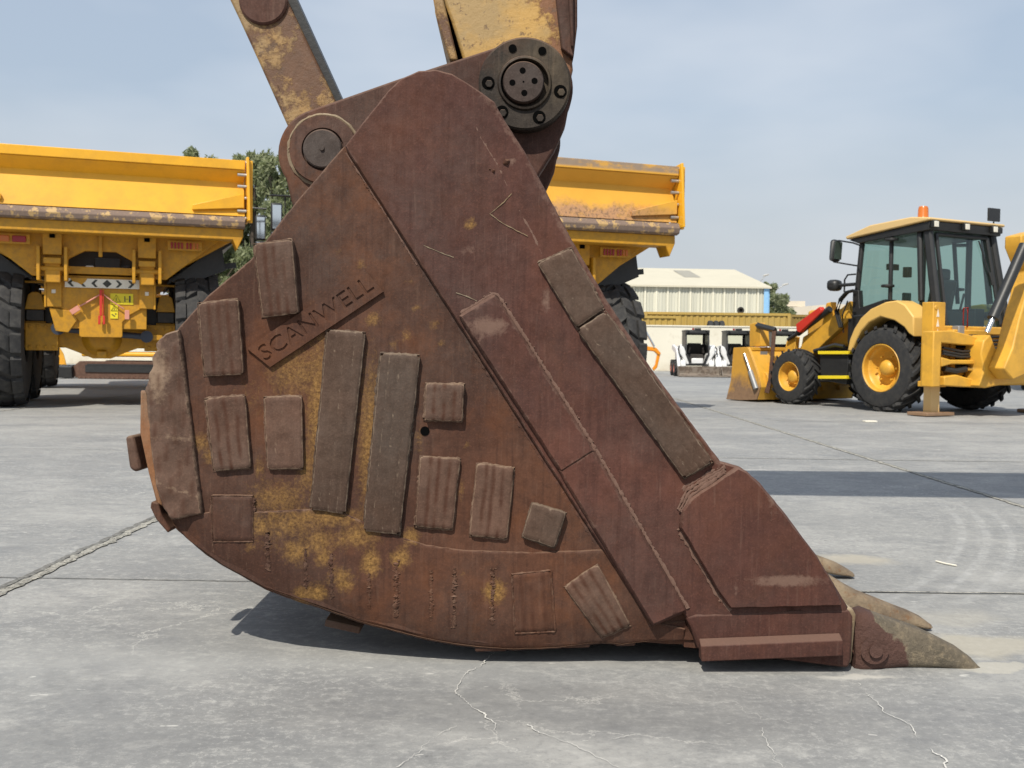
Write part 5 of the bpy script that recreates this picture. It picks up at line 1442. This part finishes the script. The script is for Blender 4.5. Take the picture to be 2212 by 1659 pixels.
    c = MB(); q = [S(u, v, -.97) for u, v in [(792, 870), (782, 1000), (768, 1150), (750, 1220)]]; c.tube([tuple(p) for p in q], [.05, .045, .045, .06], 4); c.build('fork_tine', m_brownbar, fk, bevel=.006)
    c = MB(); p = Q(690, 1003, S(690, 1003, -.6).y - .02); p = S(692, 1002, -.85); c.box((p.x, yz[2][0] - .03, p.z), (.16, .01, .10)); c.build('data_plate', m_grey, t)
    # stabilisers
    for s in (-1, 1):
        zt_ = 2.02 if False else S(1633, 708, -1.28).z
        c = MB(); c.box((s * 1.17, -.99, (zt_ + .42) / 2 + .0), (.25, .20, zt_ - .42)); c.box((s * 1.17, -.99, .46), (.30, .25, .08)); c.box((s * 1.0, -.97, .9), (.14, .2, .5)); c.cyl((s * 1.24, -1.10, zt_ - .08), (s * 1.24, -1.08, zt_ - .08), .035, 12)
        sp = c.build('stabiliser', m_cyel, t, bevel=.012)
        c = MB(); c.box((s * 1.17, -.99, .24), (.18, .14, .42)); c.build('stabiliser_leg', m_cream, sp, bevel=.01)
        c = MB(); c.box((s * 1.19, -1.0, .035), (.56, .36, .05)); c.build('stabiliser_pad', m_cyel_dirty, sp, bevel=.01)
        c = MB()
        for k in range(5): 
            zz = zt_ - .16 - k * .14
            c.prism([(s * 1.20 - .03, -1.093, zz - .05), (s * 1.20 + .03, -1.093, zz - .05), (s * 1.20, -1.093, zz + .06)], (0, .003, 0))
        c.build('white_decal', m_pale, sp)
    c = MB(); p = Q(1672, 998, -1.0); c.box((p.x + .03, -1.06, p.z), (.10, .06, .24)); tl = c.build('tail_light', m_redl, t, bevel=.02)
    # rear frame and swing post
    c = MB()
    c.box((.0, -.92, 1.24), (2.1, .16, .12)); c.box((0, -.92, .50), (2.1, .16, .14)); c.box((0, -.85, .85), (1.9, .05, .6))
    for x in (-.86, -.2, .45): c.box((x, -1.0, .86), (.10, .18, .74))
    c.box((-.55, -1.05, 1.20), (.7, .14, .09)); c.box((-.5, -1.05, .60), (.6, .14, .08)); c.box((-.45, -1.07, .92), (.36, .16, .07))
    c.build('rear_frame', m_cyel, t, bevel=.018)
    c = MB()
    for k in range(9):
        z = .72 + k * .055
        c.tube([(-.78 + .03 * (k % 3), -1.02, z), (-.5, -1.16 - .02 * (k % 2), z + .02 * (k % 2)), (-.15, -1.10, z - .02), (.05, -1.2, z)], .022, 6)
    c.build('hose_bundle', m_black, t)
    c = MB(); c.cyl((-.7, -1.15, .70), (.10, -1.2, .70), .05, 12); c.cyl((-.7, -1.12, .55), (0, -1.16, .55), .04, 10); c.each('swing_cylinder', m_black, t)
    c = MB(); c.cyl((-.25, -1.19, .72), (.08, -1.22, .72), .028, 12); c.build('cylinder_rod', m_chrome, t)
    c = MB(); c.box((-.76, -1.08, 1.20), (.12, .12, .2)); c.box((-.76, -1.08, .50), (.12, .12, .14)); c.cyl((.16, -1.42, 1.0), (.16, -1.42, 1.16), .07, 6); c.each('pivot_block', m_grey, t, bevel=.01)
    c = MB()
    qprism(c, [(1985, 1085), (1968, 1000), (1985, 925), (2022, 890), (2048, 960), (2110, 1075), (2212, 1112), (2260, 1160), (2080, 1178), (1995, 1196), (1960, 1185)], -1.45, -1.15)
    c.build('swing_post', m_cyel, t, bevel=.02)
    for pl in ([(1700, 872), (1800, 868), (1930, 900), (1990, 925), (1965, 955), (1860, 950), (1745, 938), (1735, 1190), (1690, 1190)],
               [(1745, 1020), (1800, 1035), (1935, 1035), (1945, 1060), (1800, 1060), (1745, 1075)],
               [(1760, 1130), (1830, 1120), (1900, 1140), (1985, 1150), (1990, 1192), (1860, 1190), (1760, 1182)]):
        c = MB(); qprism(c, pl, -1.30, -1.10); c.build('swing_bracket', m_cyel, t, bevel=.015)
    c = MB()
    for (a, b_, r_) in (((1750, 965), (1960, 985), .02), ((1748, 985), (1955, 1000), .02), ((1750, 1000), (1950, 1015), .02), ((1755, 1085), (1880, 1088), .045)):
        p_, q_ = Q(a[0], a[1], -1.22), Q(b_[0], b_[1], -1.26); m_ = p_.lerp(q_, .5) + Vector((0, 0, -.03)); c.tube([tuple(p_), tuple(m_), tuple(q_)], r_, 8)
    c.build('hose_bundle', m_black, t)
    c = MB(); c.cyl(Q(1860, 1086, -1.24), Q(1950, 1090, -1.26), .026, 10); c.build('cylinder_rod', m_chrome, t)
    c = MB(); qprism(c, [(2100, 1085), (2150, 965), (2185, 810), (2225, 670), (2250, 530), (2196, 390), (2198, 325), (2290, 300), (2420, 480), (2380, 760), (2300, 980), (2220, 1120), (2150, 1150)], -1.72, -1.45)
    c.build('boom', m_cyel, t, bevel=.02)
    c = MB(); c.cyl(Q(2034, 800, -1.9), Q(2215, 385, -1.9), .075, 14); c.build('boom_cylinder', m_black, t)
    c = MB(); c.cyl(Q(2000, 880, -1.9), Q(2034, 800, -1.9), .035, 12); c.build('cylinder_rod', m_chrome, t)
    c = MB(); p = Q(2075, 1087, -1.50); c.cyl((p.x - .06, -1.50, p.z), (p.x - .06, -1.44, p.z), .07, 12); c.cyl((p.x + .05, -1.50, p.z - .03), (p.x + .05, -1.44, p.z - .03), .07, 12); c.build('pivot_cap', m_grey, t, bevel=.01)
    c = MB(); q = [Q(u, v, -1.1) for u, v in [(1866, 850), (1868, 740), (1893, 738), (1890, 850)]]; c.tube([tuple(p) for p in q], .012, 6, closed=True); c.build('latch_loop', m_red, t)
    c = MB(); c.cyl((0, -.9, 1.3), (0, -1.1, 1.4), .03, 8)
    # mirrors and lamps on the left front corner
    c = MB()
    q = [S(u, v, -1.0) for u, v in [(1282, 385), (1240, 370), (1160, 357), (1140, 365)]]; c.tube([tuple(p) for p in q], .014, 6)
    q = [S(u, v, -1.0) for u, v in [(1262, 500), (1200, 490), (1130, 478), (1125, 455)]]; c.tube([tuple(p) for p in q], .014, 6)
    q = [S(u, v, -1.0) for u, v in [(1255, 548), (1210, 552), (1192, 580), (1190, 650)]]; c.tube([tuple(p) for p in q], .014, 6)
    q = [S(u, v, -1.0) for u, v in [(1250, 605), (1160, 612)]]; c.tube([tuple(p) for p in q], .03, 6)
    ma = c.build('mirror_arm', m_black, t)
    c = MB(); p = S(1139, 415, -1.0); c.box(tuple(p), (.20, .10, .36), (0, 4, 0)); c.build('mirror', m_black, ma, bevel=.05)
    c = MB(); c.box((p.x + .01, p.y - .055, p.z), (.15, .01, .28), (0, 4, 0)); c.build('mirror_glass', plain('dark_mirror', (.1, .13, .11), .15, .6), ma)
    c = MB(); p = S(1135, 612, -1.0); c.box(tuple(p), (.24, .20, .18), (0, 0, 20)); c.build('head_lamp', m_black, ma, bevel=.06)
m_cream2 = plain('fender_faded_yellow', (0.68, 0.43, 0.12), 0.45, var=0.06)
backhoe()

# ------------------------------------------------------------------ skid steers by the wall
def skid():
    t = thing('skid_steer_loader', '', 'skid steer', group='skid steer loaders parked along the white wall')
    c = MB()
    c.prism([(-.46, y, z) for y, z in [(1.85, .35), (1.85, 1.0), (1.2, 1.12), (1.2, .35)]], (.92, 0, 0))
    for s in (-1, 1): c.prism([(s * .58, y, z) for y, z in [(1.8, .45), (1.8, 1.0), (.5, .96), (.15, .84), (-.08, .45), (-.08, .30), (1.8, .28)]], (-s * .19, 0, 0))
    for s in (-1, 1): c.prism([(s * .60, -.02, 1.08), (s * .47, -.02, 1.02), (s * .23, -.02, .44), (s * .36, -.02, .40), (s * .60, -.02, .80)], (0, .9, 0))
    c.box((0, .02, .52), (.40, .06, .22)); c.build('body', m_white, t, bevel=.03)
    f = MB()
    for s in (-1, 1):
        f.prism([(s * .41, y, z) for y, z in [(-.02, .55), (.0, .8), (.10, 1.38), (.20, 1.56), (1.15, 1.56), (1.2, .55)]], (-s * .03, 0, 0))
        f.prism([(s * .41, y, z) for y, z in [(-.06, .75), (.06, 1.38), (.16, 1.58), (.26, 1.58), (.14, 1.34), (.04, .75)]], (-s * .05, 0, 0))
        f.prism([(s * .41, -.05, .76), (s * .32, -.05, .76), (s * .19, -.05, .42), (s * .27, -.05, .42)], (0, .08, 0))
        f.box((s * .36, 1.17, 1.3), (.09, .05, .5)); f.prism([(s * .41, .02, 1.60), (s * .28, .02, 1.60), (s * .41, .02, 1.42)], (0, .2, 0))
    f.box((0, .68, 1.58), (.84, 1.05, .05)); f.box((0, -.02, .43), (.48, .08, .06)); f.box((0, .16, 1.52), (.74, .08, .09)); f.box((0, 1.17, .85), (.8, .05, .5)); f.box((0, 1.17, 1.50), (.8, .05, .12))
    f.box((.02, .2, 1.63), (.22, .10, .08)); f.build('cab_frame', m_black, t, bevel=.012)
    f = MB(); f.box((0, .75, .62), (.56, .6, .3)); f.box((0, 1.0, .9), (.46, .14, .5), (10, 0, 0)); f.box((-.25, .5, .85), (.06, .3, .1)); f.box((.25, .5, .85), (.06, .3, .1)); f.tube([(-.25, .35, .8), (-.22, .3, 1.0)], .02, 6); f.tube([(.25, .35, .8), (.22, .3, 1.0)], .02, 6); f.build('operator_seat', m_dark, t, bevel=.03)
    f = MB(); f.box((0, 1.19, 1.28), (.62, .01, .36)); f.build('rear_window', m_clear, t, smooth=False)
    f = MB(); f.lathe([(.035, 0), (.035, .06), (.001, .07)], (-.12, .35, 1.61), (0, 0, 1), 12); f.build('beacon', m_redl, t)
    for s in (-1, 1):
        f = MB(); f.prism([(s * .70, y, z) for y, z in [(1.85, .95), (1.7, 1.10), (.5, .98), (.1, .82), (-.28, .42), (-.35, .2), (-.2, .2), (-.08, .40), (.35, .74), (1.7, .92)]], (-s * .10, 0, 0)); f.build('lift_arm', m_white, t, bevel=.015)
        f = MB(); f.tube([(s * .60, .15, 1.05), (s * .66, -.02, .95), (s * .64, -.12, .80), (s * .58, -.06, .70), (s * .64, -.1, .52)], .024, 6); f.tube([(s * .52, .0, .55), (s * .56, .1, .78), (s * .50, .05, .95)], .028, 6); f.build('hydraulic_hose', m_dark, t)
        for y in (.25, 1.3): wheel(t, (s * .66, y, .285), .285, .24, .15, s, m_tyre2, m_redrim, nl=14, style='chev', dep=.025, deep=.3)
    f = MB(); f.prism([(-.72, y, z) for y, z in [(-.95, .015), (-.9, .015), (-.42, .03), (-.36, .10), (-.40, .36), (-.44, .36), (-.42, .12), (-.5, .06), (-.95, .04)]], (1.48, 0, 0))
    for s, x in ((-1, -.72), (1, .76)): f.prism([(x, y, z) for y, z in [(-.93, .02), (-.42, .03), (-.38, .10), (-.40, .36), (-.55, .34)]], (-s * .02, 0, 0))
    f.build('bucket', m_bkt, t)
    return t
m_redrim = plain('faded_red_rim', (.35, .12, .09), .6, var=.2)
m_bkt = chipped('scraped_bucket_steel', (.20, .17, .14), (.11, .085, .065), .5, 5, .7)
sk = skid()
for i, (u, lab) in enumerate(((1516, 'white skid steer loader with a black cab, leftmost of three along the white wall'),
                              (1607, 'white skid steer loader in the middle, half hidden by the yellow loader bucket'),
                              (1710, 'white skid steer loader farthest right, mostly hidden behind the backhoe loader arms'))):
    o = sk if i == 0 else dup(sk)
    g = G(u, 815 + .012 * (u - 1516)); o.location = (g.x, g.y + .9, 0); o.rotation_euler.z = R_((-3, -3, -4)[i]); o['label'] = lab

# orange mini excavator seen past the truck wheel
oe = thing('mini_excavator', 'small orange excavator mostly hidden behind the rusty dump truck, its boom end showing', 'excavator', (G(1338, 806).x, 38.5, 0))
f = MB(); f.prism([(x, -.1, z) for x, z in [(.3, 1.0), (.8, 1.05), (1.25, .98), (1.42, .78), (1.40, .70), (1.30, .72), (1.18, .84), (.8, .88), (.3, .8)]], (0, .22, 0)); f.build('boom', m_orange, oe, bevel=.03)
f = MB(); f.prism([(x, -.06, z) for x, z in [(1.30, .80), (1.42, .80), (1.30, .25), (1.18, .12), (1.12, .2), (1.22, .35)]], (0, .14, 0)); f.build('stick', m_orange, oe, bevel=.02)
f = MB(); f.cyl((.80, -.12, 1.65), (1.16, -.12, 1.02), .04, 10); f.build('hydraulic_cylinder', m_chrome, oe)
f = MB(); f.box((-.2, .2, .9), (1.2, 1.2, .7)); f.box((-.1, .1, 1.6), (.9, .9, .9)); f.build('cab', m_orange, oe, bevel=.06)
f = MB()
for y in (-.4, .6): f.box((0, y, .22), (1.8, .3, .42))
f.build('track', m_dark, oe, bevel=.1)

# tracked machine glimpsed under the first truck
g = G(245, 819); te = thing('crawler_excavator', 'yellow crawler excavator with steel tracks and a black blade, seen under the first dump truck', 'excavator', (g.x, g.y, 0))
for yy in (0, 1.7):
    f = MB()
    pr = [(-1.0, .05), (-.85, .0), (1.9, .0), (2.1, .12), (2.15, .28), (2.0, .44), (-.85, .44), (-1.02, .30), (-1.05, .15)]
    f.prism([(x, yy, z + .005) for x, z in pr], (0, .4, 0))
    for k in range(24): f.box((-.85 + k * .12, yy + .2, .02), (.06, .44, .05))
    tk = f.build('track', m_brownbar, te, bevel=.01)
    f = MB(); f.box((.55, yy - .015, .26), (2.5, .03, .18)); f.box((.55, yy - .02, .36), (2.4, .03, .04)); f.build('track_frame', m_black, tk)
f = MB(); f.box((.5, 1, .62), (2.8, 1.6, .12)); f.box((.5, 1, 1.1), (2.6, 1.6, .6)); f.build('engine_house', m_yel, te, bevel=.04)
f = MB(); f.prism([(-1.42, y, z) for y, z in [(-.1, .02), (-.14, .3), (0, .33), (.05, .02)]], (.42, 0, 0)); f.prism([(x, .0, z) for x, z in [(-1.45, .02), (-1.38, .33), (-1.30, .33), (-1.32, .02)]], (0, 1.9, 0)); f.build('blade', m_black, te, bevel=.01)
g = G(95, 789); yb_ = thing('digger_bucket', 'plain yellow digging bucket standing far back, seen beneath the first dump truck', 'bucket', (g.x, g.y, 0))
f = MB(); f.prism([(x, 0, z) for x, z in [(-.35, .0), (.5, .0), (.38, .45), (.2, .75), (-.3, .75)]], (0, .05, 0)); f.prism([(x, .9, z) for x, z in [(-.35, .0), (.5, .0), (.38, .45), (.2, .75), (-.3, .75)]], (0, .05, 0)); f.box((-.3, .47, .38), (.05, .9, .74)); f.box((.05, .47, .02), (.8, .9, .04)); f.build('shell', m_cyel, yb_, bevel=.01)
g = G(157, 786); wb_ = MB(); wb_.prism([(x, 0, z) for x, z in [(-.32, 0), (.30, 0), (.24, .7), (-.20, .7)]], (0, .6, 0))
o = wb_.build('concrete_block', m_pale, bevel=.03); o.location = (g.x, g.y, 0); tag(o, 'pale concrete block far back, seen beneath the first dump truck', 'block')

# blue truck behind the backhoe
bt = thing('blue_truck', 'dark blue truck cab parked behind the backhoe loader at the right edge', 'truck', (13.3, 25.0, 0), -28)
f = MB(); f.prism([(-1.0, y, z) for y, z in [(0, .6), (.1, 1.8), (.45, 3.05), (2.2, 3.1), (2.2, .6)]], (2.4, 0, 0)); f.build('cab', m_blue, bt, bevel=.08)
f = MB(); f.box((.2, 5.2, 2.1), (2.5, 5.6, 1.7)); f.box((.2, 5, 1.0), (1.0, 9, .3)); f.build('cargo_box', m_blue, bt, bevel=.03)
f = MB(); f.box((.2, -.0, .8), (2.3, .2, .5)); f.box((.2, .22, 2.25), (2.0, .06, .75), (-17, 0, 0)); f.build('windscreen', m_black, bt, bevel=.02)
f = MB(); f.cyl((-.9, -.12, 1.1), (-.9, 0, 1.1), .15, 16); f.cyl((1.2, -.12, 1.1), (1.2, 0, 1.1), .15, 16); f.build('head_lamp', m_chrome, bt)
for y in (1.1, 6.2):
    for s in (-1, 1): wheel(bt, (.2 + s * 1.0, y, .5), .5, .3, .28, s, m_tyre2, m_grey, nl=24, dep=.02, deep=.4)

# ------------------------------------------------------------------ wall, containers, warehouse
nw = NT('white_rendered_wall', .9)
cw = nw.mix(nw.noise(.5, 6, .6), (.60, .57, .47), (.74, .71, .61)); cw = nw.mix(nw.ramp(nw.noise(2.2, 9, .7), .55, .72, 0, .5), cw, (.45, .40, .30))
zz = nd(nw.t, 'ShaderNodeSeparateXYZ', {0: nw.tc}).outputs[2]
cw = nw.mix(nw.math('MULTIPLY', nw.ramp(zz, .5, 0), nw.ramp(nw.noise(1.5, 8, .7), .4, .6, 0, .5)), cw, (.38, .30, .20)); nw.color(cw); nw.bump(nw.noise(30, 5), .2, .02)
b = MB(); b.box((0, 44.4, .95), (150, .25, 1.90)); b.box((0, 44.4, 1.93), (150, .32, .06))
tag(b.build('boundary_wall', nw.m, bevel=.01), 'long low cream rendered wall closing the yard behind the loaders', 'wall')

def corr_box(name, x0, x1, y0, y1, z0, z1, mat, pitch=.28, dep=.04):
    b = MB(); n = int((x1 - x0) / pitch)
    pr = []
    for i in range(n):
        a = x0 + i * pitch
        pr += [(a, y0), (a + pitch * .30, y0), (a + pitch * .45, y0 + dep), (a + pitch * .80, y0 + dep)]
    pr.append((x1, y0)); pr += [(x1, y1), (x0, y1)]
    b.prism([(x, y, z0) for x, y in pr], (0, 0, z1 - z0))
    b.box(((x0 + x1) / 2, y0 - .01, z1 - .05), (x1 - x0, .06, .12)); b.box(((x0 + x1) / 2, y0 - .01, z0 + .06), (x1 - x0, .06, .12))
    for x in (x0 + .06, x1 - .06): b.box((x, y0 - .02, (z0 + z1) / 2), (.14, .08, z1 - z0))
    return b.build(name, mat, smooth=False)
p0 = P(1392, 675, 50); p1 = P(1707, 678, 50); p2 = P(1372, 682, 49)
o = corr_box('shipping_container', p0.x, p1.x, 50, 52.4, 0, 2.72, m_cont); tag(o, 'long ochre corrugated container behind the white wall, the taller and nearer to the warehouse', 'container', 'ochre containers behind the wall')
o = corr_box('shipping_container', p2.x - 2.5, p2.x + 2.05, 49, 49.8, 0, 2.50, m_cont); tag(o, 'lower ochre container behind the wall at its left, in front of the taller one', 'container', 'ochre containers behind the wall')
p3 = P(1712, 678, 50.3)
o = corr_box('shipping_container', p3.x, p3.x + 3.2, 50.9, 53, 0, 2.70, plain('shaded_ochre_paint', (.25, .17, .045), .6), .16); tag(o, 'shaded end of the long ochre container, painted darker, right of its corner', 'container', 'ochre containers behind the wall')  # end face of the long container, its shade painted as darker ochre
def spare(x, y, z, rx, r=.28, w=.18, lab='', grp=None):
    b = MB(); b.lathe([(r * .55, -w / 2), (r * .9, -w / 2), (r, -w * .3), (r, w * .3), (r * .9, w / 2), (r * .55, w / 2), (r * .55, -w / 2)], (0, 0, 0), (0, 0, 1), 24)
    o = b.build('spare_tyre', m_tyre2); o.location = (x, y, z); o.rotation_euler = (R_(rx), 0, 0); return tag(o, lab, 'tyre', grp)
q = P(1600, 670, 51); spare(q.x, 51, 2.72 + .17, 84, .17, .12, 'single black tyre standing upright on top of the long container')
for k, nm in enumerate(('left', 'middle', 'right')):
    q = P(1532 + k * 12, 697, 45); spare(q.x, 44.75, 1.86, 0, .33, .20, 'black tyre top showing over the white wall, %s of three' % nm, 'tyres on the wall').rotation_euler = (0, R_(90), 0)

nwh = NT('corrugated_cream_cladding', .6)
xw = nd(nwh.t, 'ShaderNodeSeparateXYZ', {0: nwh.tc}).outputs[0]
cw = nwh.mix(nwh.noise(.4, 4, .5, sc=(3, 1, .3)), (.46, .46, .38), (.60, .59, .50))
cw = nwh.mix(nwh.ramp(nwh.noise(1, 3, .5, sc=(1.4, .1, .02), loc=(3, 0, 0)), .5, .62, 0, .55), cw, (.72, .70, .58)); nwh.color(cw)
nrf = plain('warehouse_roof_sheet', (.58, .54, .42), .6, var=.08, nscale=.6, dust=.3, dustc=(.5, .46, .36))
wa = P(1658, 617, 82)
WY = 4.0
wh = thing('warehouse', 'long cream corrugated warehouse with a low gable roof beyond the wall', 'warehouse', (wa.x, 82, 0), WY)
L_, D_w, ze, zr_ = 46, 20.4, 5.9, 8.05
b = MB(); n = int(L_ / .25); pr = []
for i in range(n): a = -L_ + i * .25; pr += [(a, 0), (a + .10, 0), (a + .14, .05), (a + .21, .05)]
pr += [(0, 0), (0, D_w), (-L_, D_w)]
b.prism([(x, y, 0) for x, y in pr], (0, 0, ze)); b.build('wall', nwh.m, wh, smooth=False)
b = MB(); 
for i in range(int(L_ / .9) - 1): b.box((-.75 - i * .9, -.03, ze / 2), (.13, .05, ze))
b.each('cladding_strip', plain('translucent_sheet', (.74, .71, .58), .5, var=.04), wh)
b = MB(); b.prism([(.25, y, z) for y, z in [(-.3, ze - .08), (-.3, ze + .05), (D_w / 2, zr_ + .05), (D_w + .3, ze + .05), (D_w + .3, ze - .08), (D_w / 2, zr_ - .1)]], (-L_ - .5, 0, 0))
rf = b.build('roof', nrf, wh, smooth=False)
sl = (zr_ - ze) / (D_w / 2)
b = MB()
for x in (-5.6, -10.9): 
    vs = [(x, 4.5, ze + .10 + 4.5 * sl), (x + 1.4, 4.5, ze + .10 + 4.5 * sl), (x + 1.4, 8.6, ze + .10 + 8.6 * sl), (x, 8.6, ze + .10 + 8.6 * sl)]
    b.add(vs, [(0, 1, 2, 3)])
b.each('skylight', plain('skylight_sheet', (.34, .32, .26), .5), rf, smooth=False)
b = MB(); b.box((-.12, -.09, ze / 2 - .05), (.36, .06, ze)); b.box((.14, D_w / 2, ze / 2), (.08, D_w, ze)); b.build('corner_trim', plain('light_blue_trim', (.26, .50, .78), .5), wh)
b = MB(); b.box((-13.0, 10, zr_ + .3), (.8, .8, .9)); b.box((-13.0, 10, zr_ + .75), (1.2, 1.2, .15)); b.build('roof_vent', plain('vent_blue', (.2, .32, .42), .5), rf)
# low pale sheds far right
b = MB(); q = P(1745, 655, 110); b.prism([(x, 110, z) for x, z in [(q.x - 6, 0), (q.x + 14, 0), (q.x + 14, 5.4), (q.x + 3, 6.0), (q.x - 6, 5.2)]], (0, 16, 0)); b.box((q.x - 1, 112, 6.0), (2, 2, .6))
tag(b.build('shed', plain('pale_shed_roof', (.60, .54, .44), .8, nscale=.4)), 'low pale shed roof showing far off between the tree and the backhoe loader', 'shed')

def lamp(u, v, Y, ux, lab, flip=1):
    h = P(u, v, Y); t = thing('street_lamp', lab, 'street lamp', (h.x - ux, Y, 0), group='street lamps beyond the warehouse')
    b = MB(); b.cyl((0, 0, 0), (0, 0, h.z - 1.6), .10, 10, .06); b.tube([(0, 0, h.z - 1.6), (ux * .3, 0, h.z - .8), (ux * .9, 0, h.z - .1)], .05, 8); b.build('pole', m_grey, t)
    b = MB(); b.lathe([(.001, -.45), (.09, -.3), (.12, 0), (.09, .3), (.001, .36)], (ux, 0, h.z), (1, 0, .25), 10); b.build('lamp_head', plain('lamp_head_grey', (.40, .40, .39), .4), t)
lamp(1655, 594, 118, 1.0, 'street lamp with its head just above the blue warehouse corner')
lamp(1697, 614, 118, 1.8, 'street lamp with a long arm right of the tree beyond the warehouse')

# ------------------------------------------------------------------ trees
nl = NT('tree_foliage', .75)
oi = nl.noise(.9, 4); fo = nl.mix(nl.ramp(nl.noise(2.2, 5), .35, .65), (.17, .195, .10), (.36, .39, .22)); fo = nl.mix(nl.ramp(oi, .4, .65, 0, .5), fo, (.26, .27, .19)); nl.color(fo)
nl.b.inputs['Subsurface Weight'].default_value = 0.0
tls = nd(nl.t, 'ShaderNodeBsdfTranslucent', {'Color': (.26, .31, .13, 1)})
mxs = nd(nl.t, 'ShaderNodeMixShader', {0: .42, 1: nl.b.outputs[0], 2: tls.outputs[0]}); nl.t.links.new(mxs.outputs[0], nl.t.nodes['Material Output'].inputs['Surface'])
m_leaf = nl.m; m_bark = plain('bark', (.09, .07, .055), .9, var=.3)
def tree(x, y, H, W, lab, cat='tree', seed=0, leaves=9000, base=.12, pointy=1.0, size=.16, grp=None):
    rnd = random.Random(seed); t = thing('tree', lab, 'tree', (x, y, 0), group=grp)
    tk = MB(); tk.tube([(0, 0, 0), (.05 * W, 0, H * .3), (-.03 * W, 0, H * .6), (0, 0, H * .9)], [H * .025, H * .018, H * .011, H * .004], 8)
    cl = []
    for k in range(46):
        f = rnd.random() ** .8; z = H * (base + (1 - base) * f); wmax = W * (1 - .75 * f ** (1.6 * pointy)) * (.45 + .55 * min(1, f * 5))
        a = rnd.uniform(0, 2 * math.pi); r = wmax * math.sqrt(rnd.random()); p = Vector((r * math.cos(a), r * math.sin(a), z)); rad = W * rnd.uniform(.16, .34) * (1 - .45 * f)
        cl.append((p, rad)); 
        if k % 2 == 0: tk.tube([(0, 0, z * .72), tuple(p * .6 + Vector((0, 0, z * .34))), tuple(p)], [H * .007, H * .005, H * .002], 5)
    tk.build('trunk', m_bark, t)
    vs = []; fs = []
    per = leaves // len(cl)
    for p, rad in cl:
        for k in range(per):
            d = Vector((rnd.gauss(0, 1), rnd.gauss(0, 1), rnd.gauss(0, 1))).normalized() * rad * rnd.uniform(.35, 1.08); d.z *= 1.25
            q = p + d; 
            a = Vector((rnd.uniform(-1, 1), rnd.uniform(-1, 1), rnd.uniform(-.2, 1.4))).normalized() * size * rnd.uniform(.7, 1.6)
            b_ = a.cross(Vector((rnd.uniform(-1, 1), rnd.uniform(-1, 1), rnd.uniform(-1, 1)))).normalized() * size * rnd.uniform(.25, .5)
            i = len(vs); vs += [q - a - b_ * .3, q + b_, q + a + b_ * .2, q - b_]; fs.append((i, i + 1, i + 2, i + 3))
    me = bpy.data.meshes.new('crown'); me.from_pydata(vs, [], fs); me.materials.append(m_leaf); o = bpy.data.objects.new('crown', me); COL.objects.link(o); o.parent = t
    return t
for i, (u, vtop, Y, W, lab) in enumerate((
        (432, 320, 54, 2.3, 'dark feathery tree whose top rises over the clean tailgate'),
        (548, 332, 50, 2.2, 'tall narrow tree just right of the clean tailgate end'),
        (600, 352, 48, 2.5, 'pale green bushy tree beside the bucket ear, nearest of its row'),
        (505, 400, 51, 2.4, 'lower tree filling the gap behind the clean tailgate end'),
        (650, 380, 52, 2.2, 'tree mostly hidden behind the bucket'),
        (470, 480, 47, 2.6, 'low round tree under the clean tailgate, left of the truck mirror'))):
    q = P(u, vtop, Y); tree(q.x, Y, q.z, W, lab, seed=i + 3, grp='trees behind the dump trucks', leaves=12000, size=.14)
for (u, vtop, Y, W, lab, pt_) in ((1663, 612, 95, 1.5, 'slim green tree against the blue corner of the warehouse', 1.5), (1683, 640, 93, 2.3, 'low round green tree right of the warehouse corner', .6), (1290, 592, 90, .9, 'small dark tree top by the roof vent left of the warehouse', 1.0)):
    q = P(u, vtop, Y); tree(q.x, Y, q.z, W, lab, seed=int(u), leaves=5000, size=.2, pointy=pt_)

# litter on the slab
b = MB(); q = G(1868, 905); b.box((0, 0, .012), (.16, .10, .02)); o = b.build('wood_scrap', m_pale, bevel=.004); q = G(1879, 912); o.location = (q.x, q.y, 0); o.rotation_euler.z = .1; tag(o, 'small pale scrap lying on the concrete in front of the backhoe loader', 'scrap')
q = G(1705, 1218); b = MB(); b.tube([(0, 0, .006), (.02, -.05, .006), (.05, -.09, .006)], .004, 6); o = b.build('wire_scrap', m_pale); o.location = (G(2022, 1215).x, G(2022, 1215).y, 0); tag(o, 'tiny pale wire scrap on the concrete right of the teeth', 'scrap')
